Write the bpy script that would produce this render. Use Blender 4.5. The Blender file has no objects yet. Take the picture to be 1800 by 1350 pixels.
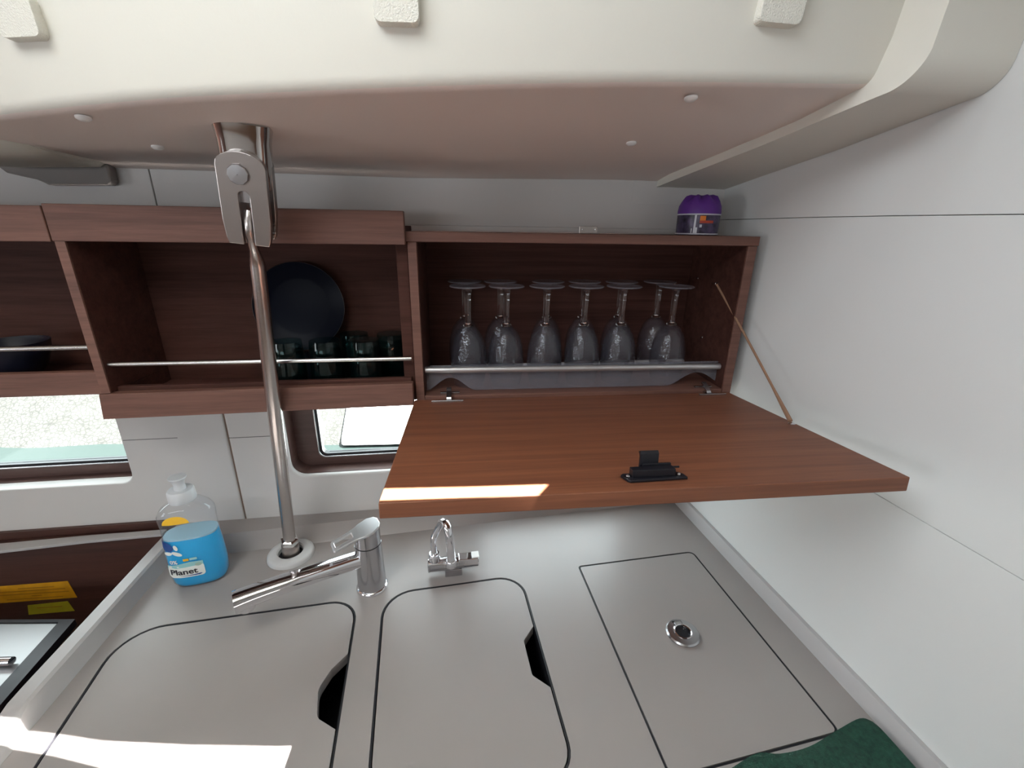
import bpy, bmesh, math, random
from mathutils import Vector, Matrix
random.seed(7)
sc = bpy.context.scene
COL = sc.collection
ZO = 1.26            # galley frame (cabinet floor = 0) raised above the cabin sole
PI = math.pi

# ------------------------------------------------------------------ camera
cam_d = bpy.data.cameras.new('camera'); cam = bpy.data.objects.new('camera', cam_d); COL.objects.link(cam)
cam_d.sensor_width = 36; cam_d.lens = 36 * 780 / 1800; cam_d.clip_start = 0.02
r_, u_, f_ = ((0.99401, -0.10823, 0.01504), (0.02156, 0.32916, 0.94403), (0.10712, 0.93805, -0.32952))
M = Matrix(((r_[0], u_[0], -f_[0]), (r_[1], u_[1], -f_[1]), (r_[2], u_[2], -f_[2])))
cam.matrix_world = Matrix.Translation((0.092, -0.781, 0.301 + ZO)) @ M.to_4x4()
sc.camera = cam

# ------------------------------------------------------------------ light
SKY = 11.0; SUN = 150.0; EXPO = -0.36
w = bpy.data.worlds.new('sky'); sc.world = w; w.use_nodes = True
bg = w.node_tree.nodes['Background']; bg.inputs[0].default_value = (0.90, 0.95, 1.0, 1); bg.inputs[1].default_value = SKY
SUN_DIR = Vector((-0.389, -0.023, -1)).normalized()
sd = bpy.data.lights.new('sun', 'SUN'); so = bpy.data.objects.new('sun', sd); COL.objects.link(so)
sd.energy = SUN; sd.angle = math.radians(0.4); sd.color = (1, 0.96, 0.9)
so.rotation_euler = SUN_DIR.to_track_quat('-Z', 'Y').to_euler(); so.location = (2, 0, 5)
def portal(name, loc, nrm, sx, sy):
    d = bpy.data.lights.new(name, 'AREA'); d.shape = 'RECTANGLE'; d.size = sx; d.size_y = sy; d.cycles.is_portal = True
    o = bpy.data.objects.new(name, d); COL.objects.link(o); o.location = (loc[0], loc[1], loc[2] + ZO)
    o.rotation_euler = Vector(nrm).to_track_quat('-Z', 'Y').to_euler()
vs = sc.view_settings
vs.view_transform = 'Standard'; vs.look = 'None'; vs.gamma = 1; vs.use_curve_mapping = False; vs.exposure = EXPO

# ------------------------------------------------------------------ materials
MATS = {}
def mat(name, col, rough=0.5, metal=0.0, trans=0.0, ior=1.45, spec=0.5, coat=0.0, bump=None, var=None):
    m = bpy.data.materials.new(name); m.use_nodes = True; nt = m.node_tree; b = nt.nodes['Principled BSDF']
    b.inputs['Base Color'].default_value = (*col, 1); b.inputs['Roughness'].default_value = rough
    b.inputs['Metallic'].default_value = metal; b.inputs['Transmission Weight'].default_value = trans
    b.inputs['IOR'].default_value = ior; b.inputs['Specular IOR Level'].default_value = spec
    b.inputs['Coat Weight'].default_value = coat
    tc = nt.nodes.new('ShaderNodeTexCoord')
    if bump:
        sc_, st = bump
        n = nt.nodes.new('ShaderNodeTexNoise'); n.inputs['Scale'].default_value = sc_; n.inputs['Detail'].default_value = 3
        nt.links.new(tc.outputs['Object'], n.inputs['Vector'])
        bp = nt.nodes.new('ShaderNodeBump'); bp.inputs['Strength'].default_value = st; bp.inputs['Distance'].default_value = 0.002
        nt.links.new(n.outputs['Fac'], bp.inputs['Height']); nt.links.new(bp.outputs['Normal'], b.inputs['Normal'])
    if var:
        sc_, amt = var
        n = nt.nodes.new('ShaderNodeTexNoise'); n.inputs['Scale'].default_value = sc_; n.inputs['Detail'].default_value = 4
        nt.links.new(tc.outputs['Object'], n.inputs['Vector'])
        cr = nt.nodes.new('ShaderNodeValToRGB')
        cr.color_ramp.elements[0].color = (*[c * (1 - amt) for c in col], 1); cr.color_ramp.elements[1].color = (*[min(1, c * (1 + amt)) for c in col], 1)
        cr.color_ramp.elements[0].position = 0.3; cr.color_ramp.elements[1].position = 0.7
        nt.links.new(n.outputs['Fac'], cr.inputs['Fac']); nt.links.new(cr.outputs['Color'], b.inputs['Base Color'])
    MATS[name] = m
    return m
def wood(name, dark, light, rough=0.45, scale=(2.2, 70, 70)):
    m = bpy.data.materials.new(name); m.use_nodes = True; nt = m.node_tree; b = nt.nodes['Principled BSDF']
    tc = nt.nodes.new('ShaderNodeTexCoord'); mp = nt.nodes.new('ShaderNodeMapping'); mp.inputs['Scale'].default_value = scale
    nt.links.new(tc.outputs['Object'], mp.inputs['Vector'])
    n1 = nt.nodes.new('ShaderNodeTexNoise'); n1.inputs['Scale'].default_value = 1.0; n1.inputs['Detail'].default_value = 5; n1.inputs['Roughness'].default_value = 0.65
    n2 = nt.nodes.new('ShaderNodeTexNoise'); n2.inputs['Scale'].default_value = 5.0; n2.inputs['Detail'].default_value = 3
    for n in (n1, n2): nt.links.new(mp.outputs['Vector'], n.inputs['Vector'])
    mx = nt.nodes.new('ShaderNodeMath'); mx.operation = 'MULTIPLY_ADD'; mx.inputs[1].default_value = 0.35; 
    nt.links.new(n2.outputs['Fac'], mx.inputs[0]); nt.links.new(n1.outputs['Fac'], mx.inputs[2])
    cr = nt.nodes.new('ShaderNodeValToRGB'); e = cr.color_ramp.elements
    e[0].position = 0.45; e[0].color = (*dark, 1); e[1].position = 0.9; e[1].color = (*light, 1)
    nt.links.new(mx.outputs[0], cr.inputs['Fac']); nt.links.new(cr.outputs['Color'], b.inputs['Base Color'])
    bp = nt.nodes.new('ShaderNodeBump'); bp.inputs['Strength'].default_value = 0.12; bp.inputs['Distance'].default_value = 0.001
    nt.links.new(mx.outputs[0], bp.inputs['Height']); nt.links.new(bp.outputs['Normal'], b.inputs['Normal'])
    b.inputs['Roughness'].default_value = rough
    MATS[name] = m
    return m
def thin(name, tint, haze=0.0, hazecol=(1, 1, 1), gloss=0.06, bump=None, ior=1.45):
    """flat clear sheet: light passes straight through, with a Fresnel sheen and an optional haze"""
    m = bpy.data.materials.new(name); m.use_nodes = True; nt = m.node_tree; nt.nodes.clear()
    out = nt.nodes.new('ShaderNodeOutputMaterial'); t = nt.nodes.new('ShaderNodeBsdfTransparent'); t.inputs[0].default_value = (*tint, 1)
    g = nt.nodes.new('ShaderNodeBsdfGlossy'); g.inputs['Roughness'].default_value = gloss
    fr = nt.nodes.new('ShaderNodeFresnel'); 
    ge = nt.nodes.new('ShaderNodeNewGeometry'); mi = nt.nodes.new('ShaderNodeMix'); mi.data_type = 'FLOAT'
    mi.inputs[2].default_value = ior; mi.inputs[3].default_value = 1 / ior          # both faces of a thin sheet reflect alike
    nt.links.new(ge.outputs['Backfacing'], mi.inputs[0]); nt.links.new(mi.outputs[0], fr.inputs['IOR'])
    mx = nt.nodes.new('ShaderNodeMixShader'); nt.links.new(fr.outputs[0], mx.inputs[0])
    src = t.outputs[0]
    if bump:
        tc = nt.nodes.new('ShaderNodeTexCoord'); n = nt.nodes.new('ShaderNodeTexVoronoi'); n.inputs['Scale'].default_value = bump[0]
        nt.links.new(tc.outputs['Object'], n.inputs['Vector']); bp = nt.nodes.new('ShaderNodeBump'); bp.inputs['Strength'].default_value = bump[1]; bp.inputs['Distance'].default_value = 0.0015
        nt.links.new(n.outputs['Distance'], bp.inputs['Height']); nt.links.new(bp.outputs['Normal'], g.inputs['Normal']); nt.links.new(bp.outputs['Normal'], fr.inputs['Normal'])
    if haze:
        d = nt.nodes.new('ShaderNodeBsdfDiffuse'); d.inputs[0].default_value = (*hazecol, 1)
        m2 = nt.nodes.new('ShaderNodeMixShader'); m2.inputs[0].default_value = haze
        nt.links.new(t.outputs[0], m2.inputs[1]); nt.links.new(d.outputs[0], m2.inputs[2]); src = m2.outputs[0]
    nt.links.new(src, mx.inputs[1]); nt.links.new(g.outputs[0], mx.inputs[2]); nt.links.new(mx.outputs[0], out.inputs[0])
    MATS[name] = m
    return m

mat('lining', (0.63, 0.615, 0.60), 0.5, bump=(220, 0.05))
mat('bulkhead', (0.70, 0.715, 0.705), 0.42, bump=(300, 0.03))
mat('cream', (0.72, 0.70, 0.63), 0.55, bump=(260, 0.06))
mat('deckhead', (0.82, 0.73, 0.675), 0.6, bump=(400, 0.06))
mat('counter', (0.315, 0.292, 0.283), 0.36, bump=(500, 0.02), var=(6, 0.03))
mat('counter_edge', (0.44, 0.43, 0.43), 0.4)
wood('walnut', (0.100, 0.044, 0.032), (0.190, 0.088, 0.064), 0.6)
wood('walnut_shaded', (0.042, 0.015, 0.011), (0.078, 0.031, 0.023), 0.7)  # same walnut, darkened to paint in the shade inside shelves and cabinet
MATS['walnut_shaded'].node_tree.nodes['Principled BSDF'].inputs['Specular IOR Level'].default_value = 0.2
wood('door_wood', (0.130, 0.042, 0.020), (0.235, 0.088, 0.044), 0.50)
wood('dark_wood', (0.045, 0.018, 0.014), (0.085, 0.036, 0.026))
wood('frame_wood', (0.075, 0.040, 0.034), (0.125, 0.068, 0.058), 0.4)
mat('steel', (0.41, 0.37, 0.35), 0.30, 1.0, bump=(350, 0.03))
mat('rod_steel', (0.60, 0.56, 0.54), 0.27, 1.0, bump=(350, 0.03))
mat('polished', (0.70, 0.68, 0.66), 0.10, 1.0)
mat('rail_steel', (0.78, 0.77, 0.75), 0.25, 1.0)
mat('stove_steel', (0.40, 0.40, 0.40), 0.38, 1.0)
mat('alu_rail', (0.62, 0.62, 0.63), 0.38, 0.85)
mat('chrome', (0.82, 0.82, 0.85), 0.06, 1.0)
mat('lever_chrome', (0.86, 0.87, 0.88), 0.32, 1.0)
mat('satin_chrome', (0.55, 0.55, 0.57), 0.22, 1.0)
mat('white_plastic', (0.86, 0.85, 0.83), 0.35)
mat('cap_plastic', (0.62, 0.65, 0.68), 0.35)
mat('grey_plastic', (0.56, 0.56, 0.56), 0.4)
mat('taupe_plastic', (0.20, 0.18, 0.17), 0.6)
mat('black', (0.010, 0.010, 0.014), 0.35)
mat('gap_black', (0.006, 0.006, 0.010), 0.6)
thin('glass', (0.97, 0.97, 0.98), 0.014, (0.8, 0.8, 0.95), 0.05, bump=(300, 0.3), ior=1.42)
mat('glass_stem', (0.97, 0.97, 0.98), 0.02, 0, 1.0, 1.45)
thin('glass_foot', (0.95, 0.95, 0.96), 0.13, (0.85, 0.85, 0.95), 0.04, ior=1.45)
thin('green_glass', (0.52, 0.66, 0.66), 0.006, (0.1, 0.4, 0.4), gloss=0.03)
mat('black_glaze', (0.002, 0.003, 0.008), 0.35, spec=0.07)
mat('bowl_glaze', (0.008, 0.009, 0.02), 0.4)
thin('pane_glass', (0.93, 0.97, 0.96))
thin('acrylic', (0.86, 0.86, 0.90), 0.14, (0.55, 0.55, 0.6), 0.12)
thin('bottle_shell', (0.95, 0.96, 0.97), 0.03, (0.8, 0.82, 0.85), 0.05)
mat('soap', (0.004, 0.42, 0.84), 0.15, 0, 0.0, 1.36)
mat('soap_foam', (0.33, 0.55, 0.68), 0.4)
mat('label_white', (0.80, 0.84, 0.80), 0.4)
mat('label_text', (0.03, 0.03, 0.04), 0.5)
mat('label_yellow', (0.85, 0.50, 0.03), 0.4)
mat('label_navy', (0.01, 0.06, 0.25), 0.4)
mat('label_teal', (0.30, 0.60, 0.62), 0.4)
mat('label_green', (0.35, 0.5, 0.42), 0.4)
mat('purple', (0.115, 0.028, 0.27), 0.5, bump=(300, 0.05))
mat('jar_print', (0.055, 0.040, 0.085), 0.35, var=(70, 0.9))
mat('jar_white', (0.62, 0.62, 0.68), 0.35)
mat('jar_orange', (0.75, 0.22, 0.03), 0.35)
mat('jar_red', (0.48, 0.06, 0.03), 0.35)
mat('cord', (0.30, 0.17, 0.105), 0.8, bump=(900, 0.5))
mat('sticker_orange', (0.62, 0.30, 0.01), 0.5, var=(30, 0.2))
mat('sticker_olive', (0.42, 0.38, 0.02), 0.5, var=(30, 0.2))
mat('sticker_ink', (0.30, 0.13, 0.01), 0.6)
mat('towel', (0.010, 0.052, 0.034), 0.95, bump=(600, 0.9), var=(160, 0.35))
mat('foam', (0.80, 0.78, 0.70), 0.95, bump=(700, 0.8))
mat('seam', (0.12, 0.115, 0.11), 0.7)
mat('joint', (0.22, 0.15, 0.11), 0.7)
mat('white_wall_out', (0.86, 0.88, 0.90), 0.6, var=(2, 0.03))
mat('sole', (0.16, 0.085, 0.05), 0.5)
mat('settee', (0.55, 0.52, 0.48), 0.8)
mat('water', (0.013, 0.019, 0.0185), 0.3, bump=(5, 0.5), spec=0.2)
def stones():
    m = bpy.data.materials.new('stones'); m.use_nodes = True; nt = m.node_tree; b = nt.nodes['Principled BSDF']; b.inputs['Roughness'].default_value = 0.85
    tc = nt.nodes.new('ShaderNodeTexCoord')
    v = nt.nodes.new('ShaderNodeTexVoronoi'); v.feature = 'DISTANCE_TO_EDGE'; v.inputs['Scale'].default_value = 38
    n = nt.nodes.new('ShaderNodeTexNoise'); n.inputs['Scale'].default_value = 9; n.inputs['Detail'].default_value = 5
    nt.links.new(tc.outputs['Object'], v.inputs['Vector']); nt.links.new(tc.outputs['Object'], n.inputs['Vector'])
    cr = nt.nodes.new('ShaderNodeValToRGB'); e = cr.color_ramp.elements
    e[0].position = 0.0; e[0].color = (0.006, 0.0057, 0.005, 1); e[1].position = 0.14; e[1].color = (0.027, 0.026, 0.024, 1)
    nt.links.new(v.outputs['Distance'], cr.inputs['Fac'])
    mx = nt.nodes.new('ShaderNodeMix'); mx.data_type = 'RGBA'; mx.blend_type = 'MULTIPLY'; mx.inputs['Factor'].default_value = 0.8
    c2 = nt.nodes.new('ShaderNodeValToRGB'); c2.color_ramp.elements[0].position = 0.3; c2.color_ramp.elements[0].color = (0.5, 0.48, 0.46, 1); c2.color_ramp.elements[1].position = 0.62
    nt.links.new(n.outputs['Fac'], c2.inputs['Fac']); nt.links.new(cr.outputs['Color'], mx.inputs['A']); nt.links.new(c2.outputs['Color'], mx.inputs['B'])
    nt.links.new(mx.outputs['Result'], b.inputs['Base Color'])
    bp = nt.nodes.new('ShaderNodeBump'); bp.inputs['Strength'].default_value = 0.8; bp.inputs['Distance'].default_value = 0.02
    nt.links.new(cr.outputs['Color'], bp.inputs['Height']); nt.links.new(bp.outputs['Normal'], b.inputs['Normal'])
    MATS['stones'] = m
stones()

# ------------------------------------------------------------------ mesh helpers (all input in the galley frame)
WL = {}                      # world location of each object made
class MB:
    def __init__(s): s.v = []; s.f = []; s.m = []; s.mats = []; s.cur = 0
    def use(s, mt):
        if mt not in s.mats: s.mats.append(mt)
        s.cur = s.mats.index(mt); return s
    def add(s, vs_, fs):
        o = len(s.v); s.v += [tuple(p) for p in vs_]
        for f in fs: s.f.append(tuple(i + o for i in f)); s.m.append(s.cur)
        return s
    def box(s, x0, x1, y0, y1, z0, z1, fn=None):
        p = [(x, y, z) for z in (z0, z1) for y in (y0, y1) for x in (x0, x1)]
        if fn: p = [fn(*q) for q in p]
        return s.add(p, [(0, 2, 3, 1), (4, 5, 7, 6), (0, 1, 5, 4), (2, 6, 7, 3), (0, 4, 6, 2), (1, 3, 7, 5)])
    def ring_stack(s, rings, cap0=True, cap1=True, closed=False):
        n = len(rings[0]); vs_ = [p for r in rings for p in r]; fs = []
        R = len(rings)
        for i in range(R if closed else R - 1):
            a = i * n; b = ((i + 1) % R) * n
            for k in range(n): fs.append((a + k, a + (k + 1) % n, b + (k + 1) % n, b + k))
        if not closed:
            if cap0: fs.append(tuple(range(n))[::-1])
            if cap1: fs.append(tuple((R - 1) * n + k for k in range(n)))
        return s.add(vs_, fs)
    def lathe(s, prof, org=(0, 0, 0), axis=(0, 0, 1), n=24, closed=False, cap0=True, cap1=True):
        a = Vector(axis).normalized(); t = Vector((1, 0, 0)) if abs(a.x) < 0.9 else Vector((0, 1, 0))
        u = (t - a * t.dot(a)).normalized(); v = a.cross(u); o = Vector(org)
        rings = [[o + a * h + (u * math.cos(2 * PI * k / n) + v * math.sin(2 * PI * k / n)) * max(r, 1e-5) for k in range(n)] for r, h in prof]
        return s.ring_stack(rings, cap0, cap1, closed)
    def tube(s, pts, r, n=12, flat=None):
        pts = [Vector(p) for p in pts]; rs = r if isinstance(r, (list, tuple)) else [r] * len(pts)
        rings = []; up = None
        for i, p in enumerate(pts):
            d = (pts[min(i + 1, len(pts) - 1)] - pts[max(i - 1, 0)]).normalized()
            if up is None:
                t = Vector((0, 0, 1)) if abs(d.z) < 0.9 else Vector((1, 0, 0)); up = (t - d * t.dot(d)).normalized()
            else: up = (up - d * up.dot(d)).normalized()
            sd_ = d.cross(up); ru = rs[i] * (flat or 1)
            rings.append([p + up * math.sin(2 * PI * k / n) * ru + sd_ * math.cos(2 * PI * k / n) * rs[i] for k in range(n)])
        return s.ring_stack(rings)
    def plate(s, outer, holes, w0, w1, fn):
        """prism of a 2-D outline with holes; fn(u, v, w) maps to space"""
        bm = bmesh.new(); edges = []
        for lp in [outer] + list(holes):
            vv = [bm.verts.new((p[0], p[1], 0)) for p in lp]
            for i in range(len(vv)): edges.append(bm.edges.new((vv[i], vv[(i + 1) % len(vv)])))
        bm.verts.index_update()
        bmesh.ops.triangle_fill(bm, use_beauty=True, use_dissolve=False, edges=edges)
        bm.verts.ensure_lookup_table(); bm.verts.index_update()
        P2 = [(v.co.x, v.co.y) for v in bm.verts]; tris = [tuple(v.index for v in f.verts) for f in bm.faces]; bm.free()
        fixed = []
        for t in tris:
            a, b, c = (P2[i] for i in t)
            if (b[0] - a[0]) * (c[1] - a[1]) - (b[1] - a[1]) * (c[0] - a[0]) < 0: t = t[::-1]
            fixed.append(t)
        N = len(P2); vs_ = [fn(p[0], p[1], w0) for p in P2] + [fn(p[0], p[1], w1) for p in P2]
        fs = [t[::-1] for t in fixed] + [tuple(i + N for i in t) for t in fixed]
        o = 0
        for k, lp in enumerate([outer] + list(holes)):
            n = len(lp)
            for i in range(n):
                a, b = o + i, o + (i + 1) % n; fs.append((a, b, b + N, a + N))
            o += n
        return s.add(vs_, fs)
    def build(s, name, mt=None, parent=None, base=None, smooth=False, bevel=0, seg=2, fixn=True):
        if parent is not None: o = Vector(WL[parent.name])
        elif base is not None: o = Vector(base)
        else:
            xs, ys, zs = zip(*s.v); o = Vector(((min(xs) + max(xs)) / 2, (min(ys) + max(ys)) / 2, min(zs)))
        me = bpy.data.meshes.new(name); me.from_pydata([tuple(Vector(p) - o) for p in s.v], [], s.f)
        ms = s.mats if s.mats else [mt]
        for q in ms: me.materials.append(MATS[q])
        if s.mats: me.polygons.foreach_set('material_index', s.m)
        if fixn:
            bm = bmesh.new(); bm.from_mesh(me); bmesh.ops.recalc_face_normals(bm, faces=bm.faces); bm.to_mesh(me); bm.free()
        if smooth:
            me.polygons.foreach_set('use_smooth', [True] * len(me.polygons))
            me.set_sharp_from_angle(angle=math.radians(38))
        me.update()
        ob = bpy.data.objects.new(name, me); COL.objects.link(ob)
        if parent is not None: ob.parent = parent
        else: ob.location = (o.x, o.y, o.z + ZO)
        WL[ob.name] = tuple(o)
        if bevel:
            md = ob.modifiers.new('bevel', 'BEVEL'); md.width = bevel; md.segments = seg; md.limit_method = 'ANGLE'; md.angle_limit = math.radians(35)
            md.harden_normals = bool(smooth)
        return ob
def rrect(x0, x1, y0, y1, r, n=7, rs=None):
    """rounded rectangle, counter-clockwise; rs = radii for (x1y1, x0y1, x0y0, x1y0)"""
    rs = rs or (r, r, r, r); pts = []
    for k, (cx, cy, a) in enumerate(((x1, y1, 0), (x0, y1, 90), (x0, y0, 180), (x1, y0, 270))):
        q = rs[k]; ox = cx - q if cx == x1 else cx + q; oy = cy - q if cy == y1 else cy + q
        if q < 1e-6: pts.append((cx, cy)); continue
        for i in range(n + 1):
            t = math.radians(a + 90 * i / n); pts.append((ox + q * math.cos(t), oy + q * math.sin(t)))
    return pts
def thing(name, label, cat, base, group=None, kind=None):
    o = bpy.data.objects.new(name, None); COL.objects.link(o); o.empty_display_size = 0.03
    o.location = (base[0], base[1], base[2] + ZO); WL[o.name] = tuple(base)
    if label: o['label'] = label
    if cat: o['category'] = cat
    if group: o['group'] = group
    if kind: o['kind'] = kind
    return o
def tag(o, label, cat=None, group=None, kind=None):
    o['label'] = label
    if cat: o['category'] = cat
    if group: o['group'] = group
    if kind: o['kind'] = kind
    return o
def copy_thing(root, loc, label, rz=0):
    c = root.copy(); COL.objects.link(c); c.location = (loc[0], loc[1], loc[2] + ZO); c.rotation_euler = (0, 0, rz); c['label'] = label
    for ch in list(root.children):
        k = ch.copy(); COL.objects.link(k); k.parent = c
    return c
def smooth_path(pts, n=6):
    out = []; P = [Vector(p) for p in pts]
    for i in range(len(P) - 1):
        p0, p1, p2, p3 = P[max(i - 1, 0)], P[i], P[i + 1], P[min(i + 2, len(P) - 1)]
        for k in range(n):
            t = k / n
            out.append(0.5 * ((2 * p1) + (p2 - p0) * t + (2 * p0 - 5 * p1 + 4 * p2 - p3) * t * t + (3 * p1 - p0 - 3 * p2 + p3) * t ** 3))
    out.append(P[-1]); return out
def interp(tbl, x):
    if x <= tbl[0][0]: a, b = tbl[0], tbl[1]
    elif x >= tbl[-1][0]: a, b = tbl[-2], tbl[-1]
    else:
        for a, b in zip(tbl, tbl[1:]):
            if a[0] <= x <= b[0]: break
    return a[1] + (b[1] - a[1]) * (x - a[0]) / (b[0] - a[0])

# ================================================================== THE SETTING
wall_y = lambda x: 0.140 + 0.037 * x
WALL = lambda u, v, q: (u, wall_y(u) + q, v)
WBX = lambda u, q, v: (u, wall_y(u) + q, v)
bulk_x = lambda y: 0.649 - 0.08 * y
soff_z = lambda y, x=0.53: 0.407 - 0.1 * y + 0.036 * max(0.0, min(1.5, (0.13 - y) / 0.26)) * x + 0.010 * max(0.0, min(1.0, (y + 0.13) / 0.26)) * (1 if x > 0.4 else max(0, x / 0.4))

wb = thing('wall_back', 'pale grey hull lining behind the galley with window cutouts', None, (-0.3, 0.14, -1.26), kind='structure')
W1 = dict(x0=-1.28, x1=-0.607, z0=-0.217, z1=0.03)
W2 = dict(x0=-0.293, x1=0.06, z0=-0.226, z1=-0.014)
W3 = dict(x0=0.11, x1=0.52, z0=-0.292, z1=-0.014)  # unseen window, added to light the worktop behind the door
m = MB(); m.plate([(-1.6, -0.45), (-0.4085, -0.45), (-0.4085, 0.10), (-1.6, 0.10)], [rrect(W1['x0'], W1['x1'], W1['z0'], W1['z1'], 0.022)[::-1]], 0, 0.03, WALL); m.build('lower_panel', 'lining', wb, bevel=0.003)
m = MB(); m.plate([(-0.4055, -0.45), (0.70, -0.45), (0.70, 0.02), (-0.4055, 0.02)], [rrect(W2['x0'], W2['x1'], W2['z0'], W2['z1'], 0.03)[::-1], rrect(W3['x0'], W3['x1'], W3['z0'], W3['z1'], 0.03)[::-1]], 0, 0.014, WALL); m.build('lower_panel', 'lining', wb, bevel=0.005, seg=3)
m = MB(); m.box(-0.4095, -0.4045, 0.004, 0.03, -0.45, 0.05, WBX); m.build('joint_strip', 'joint', wb)
m = MB(); m.box(-1.6, -0.4405, 0, 0.03, 0.3055, 0.45, WBX); m.build('upper_panel', 'lining', wb, bevel=0.001)
m = MB(); m.box(-0.4385, 0.70, 0, 0.03, 0.3055, 0.45, WBX); m.box(-0.03, 0.70, 0, 0.03, 0.2952, 0.3055, WBX); m.build('upper_panel', 'lining', wb, bevel=0.001)
m = MB(); m.plate(rrect(0.4365, 0.66, 0.353, 0.44, 0.008, rs=(0, 0, 0.012, 0)), [], -0.0008, 0.001, WALL); m.build('access_cover', 'lining', wb, bevel=0.0006)
for (a, b, z) in ((-0.604, -0.502, -0.1185), (-0.4045, -0.300, -0.1245)):
    m = MB(); m.box(a, b, -0.0004, 0.002, z - 0.0006, z + 0.0006, WBX); m.build('hairline_joint', 'seam', wb)
m = MB(); m.box(-1.6, 0.70, 0.25, 0.27, -1.26, -0.45, WBX); m.box(-1.6, 0.70, 0.03, 0.27, -0.47, -0.45, WBX); m.build('lower_hull', 'lining', wb)
m = MB(); m.box(-1.6, 0.70, 0.10, 0.12, 0.035, 0.46, WBX); m.box(-1.6, 0.70, 0.0645, 0.12, 0.031, 0.035, WBX); m.build('outer_hull', 'lining', wb)

# windows in the lining
def make_window(name, label, W, depth, gl, sill):
    t = thing(name, label, None, ((W['x0'] + W['x1']) / 2, 0.16, W['z0']), kind='structure')
    in_ = rrect(W['x0'], W['x1'], W['z0'], W['z1'], 0.028)
    m = MB(); m.plate(rrect(W['x0'] - .004, W['x1'] + .004, W['z0'] - .004, W['z1'] + .004, 0.031), [in_[::-1]], sill, depth + 0.004, WALL); m.build('side_lining', 'frame_wood', t)
    g = rrect(gl[0], gl[1], gl[2], gl[3], 0.012)
    rim = rrect(gl[0] - .0085, gl[1] + .0085, gl[2] - .0085, gl[3] + .0085, 0.018)
    m = MB(); m.plate(rrect(W['x0'] - .003, W['x1'] + .003, W['z0'] - .003, W['z1'] + .003, 0.030), [rim[::-1]], depth, depth + 0.012, WALL); m.build('frame', 'frame_wood', t)
    r2 = rrect(gl[0] - .005, gl[1] + .005, gl[2] - .005, gl[3] + .005, 0.015)
    m = MB(); m.plate(rim, [r2[::-1]], depth - 0.003, depth + 0.012, WALL); m.build('rim', 'satin_chrome', t, bevel=0.001)
    m = MB(); m.plate(r2, [g[::-1]], depth + 0.001, depth + 0.016, WALL); m.build('gasket', 'black', t)
    m = MB(); m.plate(g, [], depth + 0.008, depth + 0.012, WALL); m.build('pane', 'pane_glass', t)
    return t
make_window('window_1', 'long hull window above the stove recess with brown lower frame', W1, 0.050, (-1.23, -0.615, -0.186, 0.02), 0.03)
make_window('window_2', 'hull window with rounded wood-lined recess beside the open cabinet door', W2, 0.050, (-0.2385, 0.030, -0.199, -0.024), 0.013)
make_window('window_added', 'unseen hull window added behind the open cabinet door to light the worktop', W3, 0.030, (0.13, 0.50, -0.280, -0.024), 0.013)

# bulkhead on the right: three panels with fine seams
wr = thing('wall_right', 'smooth white bulkhead right of the worktop with fine panel seams', None, (0.66, -0.5, -1.26), kind='structure')
BK = lambda y, z, q: (bulk_x(y) + q, y, z)
def seam_top(y): return 0.326 - 0.02 * max(0, -(y + 0.10)) ** 1.5
ys = [0.30 - 0.1 * i for i in range(32)]
def bulk_panel(zb, zt):
    m = MB(); rings = []
    for y in ys: rings.append([BK(y, zb(y), 0), BK(y, zt(y), 0), BK(y, zt(y), 0.02), BK(y, zb(y), 0.02)])
    m.ring_stack(rings); m.build('panel', 'bulkhead', wr, bevel=0.0008)
s2 = lambda y: -0.048 + 0.0 * y
bulk_panel(lambda y: seam_top(y) + 0.0004, lambda y: 0.78)
bulk_panel(lambda y: s2(y) + 0.0003, lambda y: seam_top(y) - 0.0004)
bulk_panel(lambda y: -1.26, lambda y: s2(y) - 0.0003)
m = MB(); m.add([BK(0.3, -1.26, 0.012), BK(-2.8, -1.26, 0.012), BK(-2.8, 0.78, 0.012), BK(0.3, 0.78, 0.012), BK(0.3, -1.26, 0.03), BK(-2.8, -1.26, 0.03), BK(-2.8, 0.78, 0.03), BK(0.3, 0.78, 0.03)], [(0, 1, 2, 3), (4, 7, 6, 5), (0, 4, 5, 1), (3, 2, 6, 7), (0, 3, 7, 4), (1, 5, 6, 2)]); m.build('seam_backing', 'seam', wr)

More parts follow.
